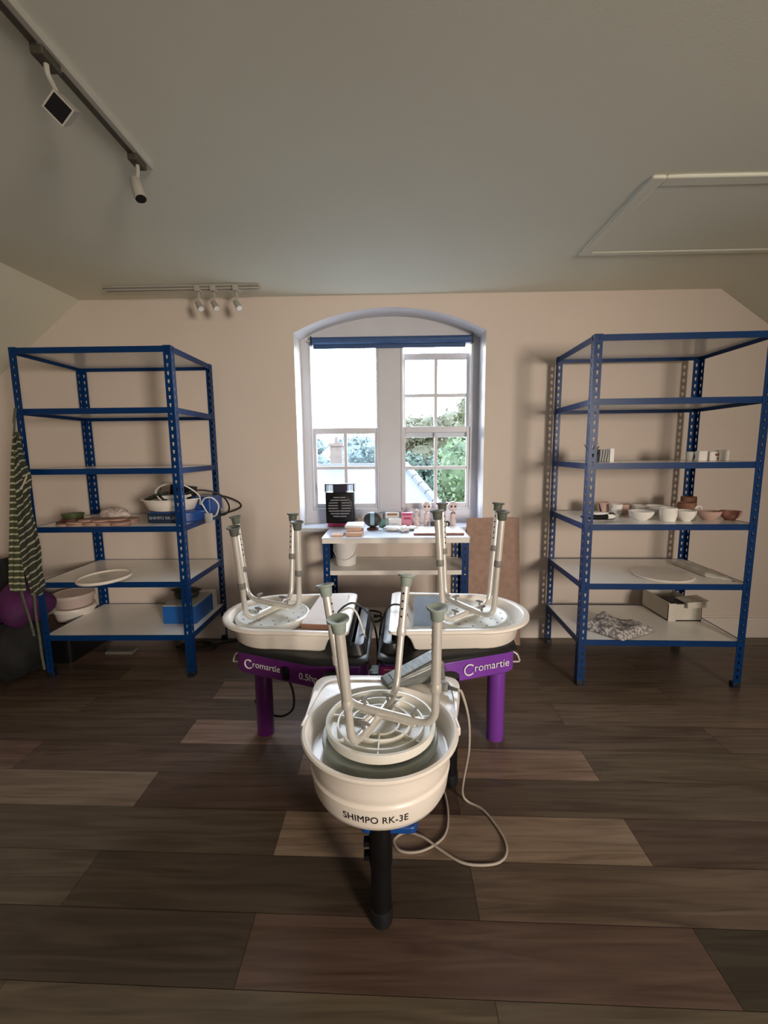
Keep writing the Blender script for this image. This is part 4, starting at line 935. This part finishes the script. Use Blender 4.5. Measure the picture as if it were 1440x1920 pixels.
t = thing('cardboard_box','white cardboard box with open flap on the bottom shelf of the right rack','box',(1.672,2.60,z6))
CARD = mat('white_card',(.62,.58,.50),.8,var=.05)
b = B(); th = .004
b.box((0,0,.003),(.19,.27,.006)); b.box((-.093,0,.055),(th,.27,.11)); b.box((.093,0,.05),(th,.27,.10)); b.box((0,-.133,.05),(.19,th,.10)); b.box((0,.133,.055),(.19,th,.11)); b.make('box_body', CARD, t)
b = B(); b.box((-.072,-.131,.050),(.046,.012,.108)); b.make('front_tab', CARD, t, bevel=.003)
b = B(); b.box(0,(.13,.11,.004),M=Matrix.Translation((.055,-.10,.118)) @ Matrix.Rotation(R_(-6),4,'Y')); b.box(0,(.12,.012,.035),M=Matrix.Translation((.055,-.155,.105)) @ Matrix.Rotation(R_(-4),4,'Y')); b.make('flap', CARD, t)
b = B(); b.box((-.03,-.07,.106),(.11,.10,.010)); b.make('opening_shade', BLACK, t)  # black slab paints the dark inside of the box opening

# ------------------------------------------------------------------ light
wd = bpy.data.worlds.new('sky'); bpy.context.scene.world = wd; wd.use_nodes = True
N = wd.node_tree.nodes; L = wd.node_tree.links; bg = N['Background']
tc = N.new('ShaderNodeTexCoord'); sp = N.new('ShaderNodeSeparateXYZ'); L.new(tc.outputs['Generated'], sp.inputs[0])
rp = N.new('ShaderNodeValToRGB'); e = rp.color_ramp.elements
e[0].position = .40; e[0].color = (.10,.12,.12,1); e[1].position = 1.; e[1].color = (.55,.72,1.,1)
for p_, c_ in ((.49,(.16,.18,.17,1)),(.505,(1.,.93,.82,1)),(.58,(.93,.96,1.,1))):
    q = e.new(p_); q.color = c_
mr = N.new('ShaderNodeMapRange'); mr.inputs[1].default_value = -1; mr.inputs[2].default_value = 1; L.new(sp.outputs['Z'], mr.inputs[0])
L.new(mr.outputs[0], rp.inputs['Fac']); L.new(rp.outputs['Color'], bg.inputs['Color']); bg.inputs['Strength'].default_value = 18
def area(name, loc, aim, sx, sy, power, col, portal=False, spread=180):
    l = bpy.data.lights.new(name, 'AREA'); l.shape = 'RECTANGLE'; l.size = sx; l.size_y = sy; l.energy = power; l.color = col; l.spread = R_(spread)
    o = bpy.data.objects.new(name, l); C.objects.link(o); o.location = loc
    o.rotation_euler = (Vector(aim)-Vector(loc)).to_track_quat('-Z','Y').to_euler()
    if portal: l.cycles.is_portal = True
    return o
area('window_portal', (0,3.12,1.39), (0,0,1.39), 1.1, 1.1, 1, (1,1,1), True)
area('rear_window_light', (2.3,-2.4,1.35), (-.45,2.7,.75), .8, .9, 31, (1,.87,.75), spread=80)
area('rear_fill_light', (-.2,-2.5,1.7), (0,2.8,1.2), 1.2, .8, 4, (1,.92,.82))  # added fill for ambient light from the rear, no fitting there

# ------------------------------------------------------------------ camera
f_px, pitch, yaw, roll, h = 826.141, .137, -.0216, -.0103, 1.2397
F = Vector((math.sin(yaw)*math.cos(pitch), math.cos(yaw)*math.cos(pitch), -math.sin(pitch)))
R0 = Vector((math.cos(yaw), -math.sin(yaw), 0)); U0 = R0.cross(F)
c, s = math.cos(roll), math.sin(roll); Rr = R0*c+U0*s; Uu = U0*c-R0*s
cd = bpy.data.cameras.new('camera'); cam = bpy.data.objects.new('camera', cd); C.objects.link(cam)
cam.matrix_world = Matrix(((Rr.x,Uu.x,-F.x,0),(Rr.y,Uu.y,-F.y,0),(Rr.z,Uu.z,-F.z,h),(0,0,0,1)))
cd.sensor_fit = 'VERTICAL'; cd.sensor_height = 36; cd.sensor_width = 27; cd.lens = 36*f_px/1920; cd.clip_start = .02
bpy.context.scene.camera = cam
vs = bpy.context.scene.view_settings; vs.view_transform = 'Standard'; vs.look = 'None'; vs.exposure = .32
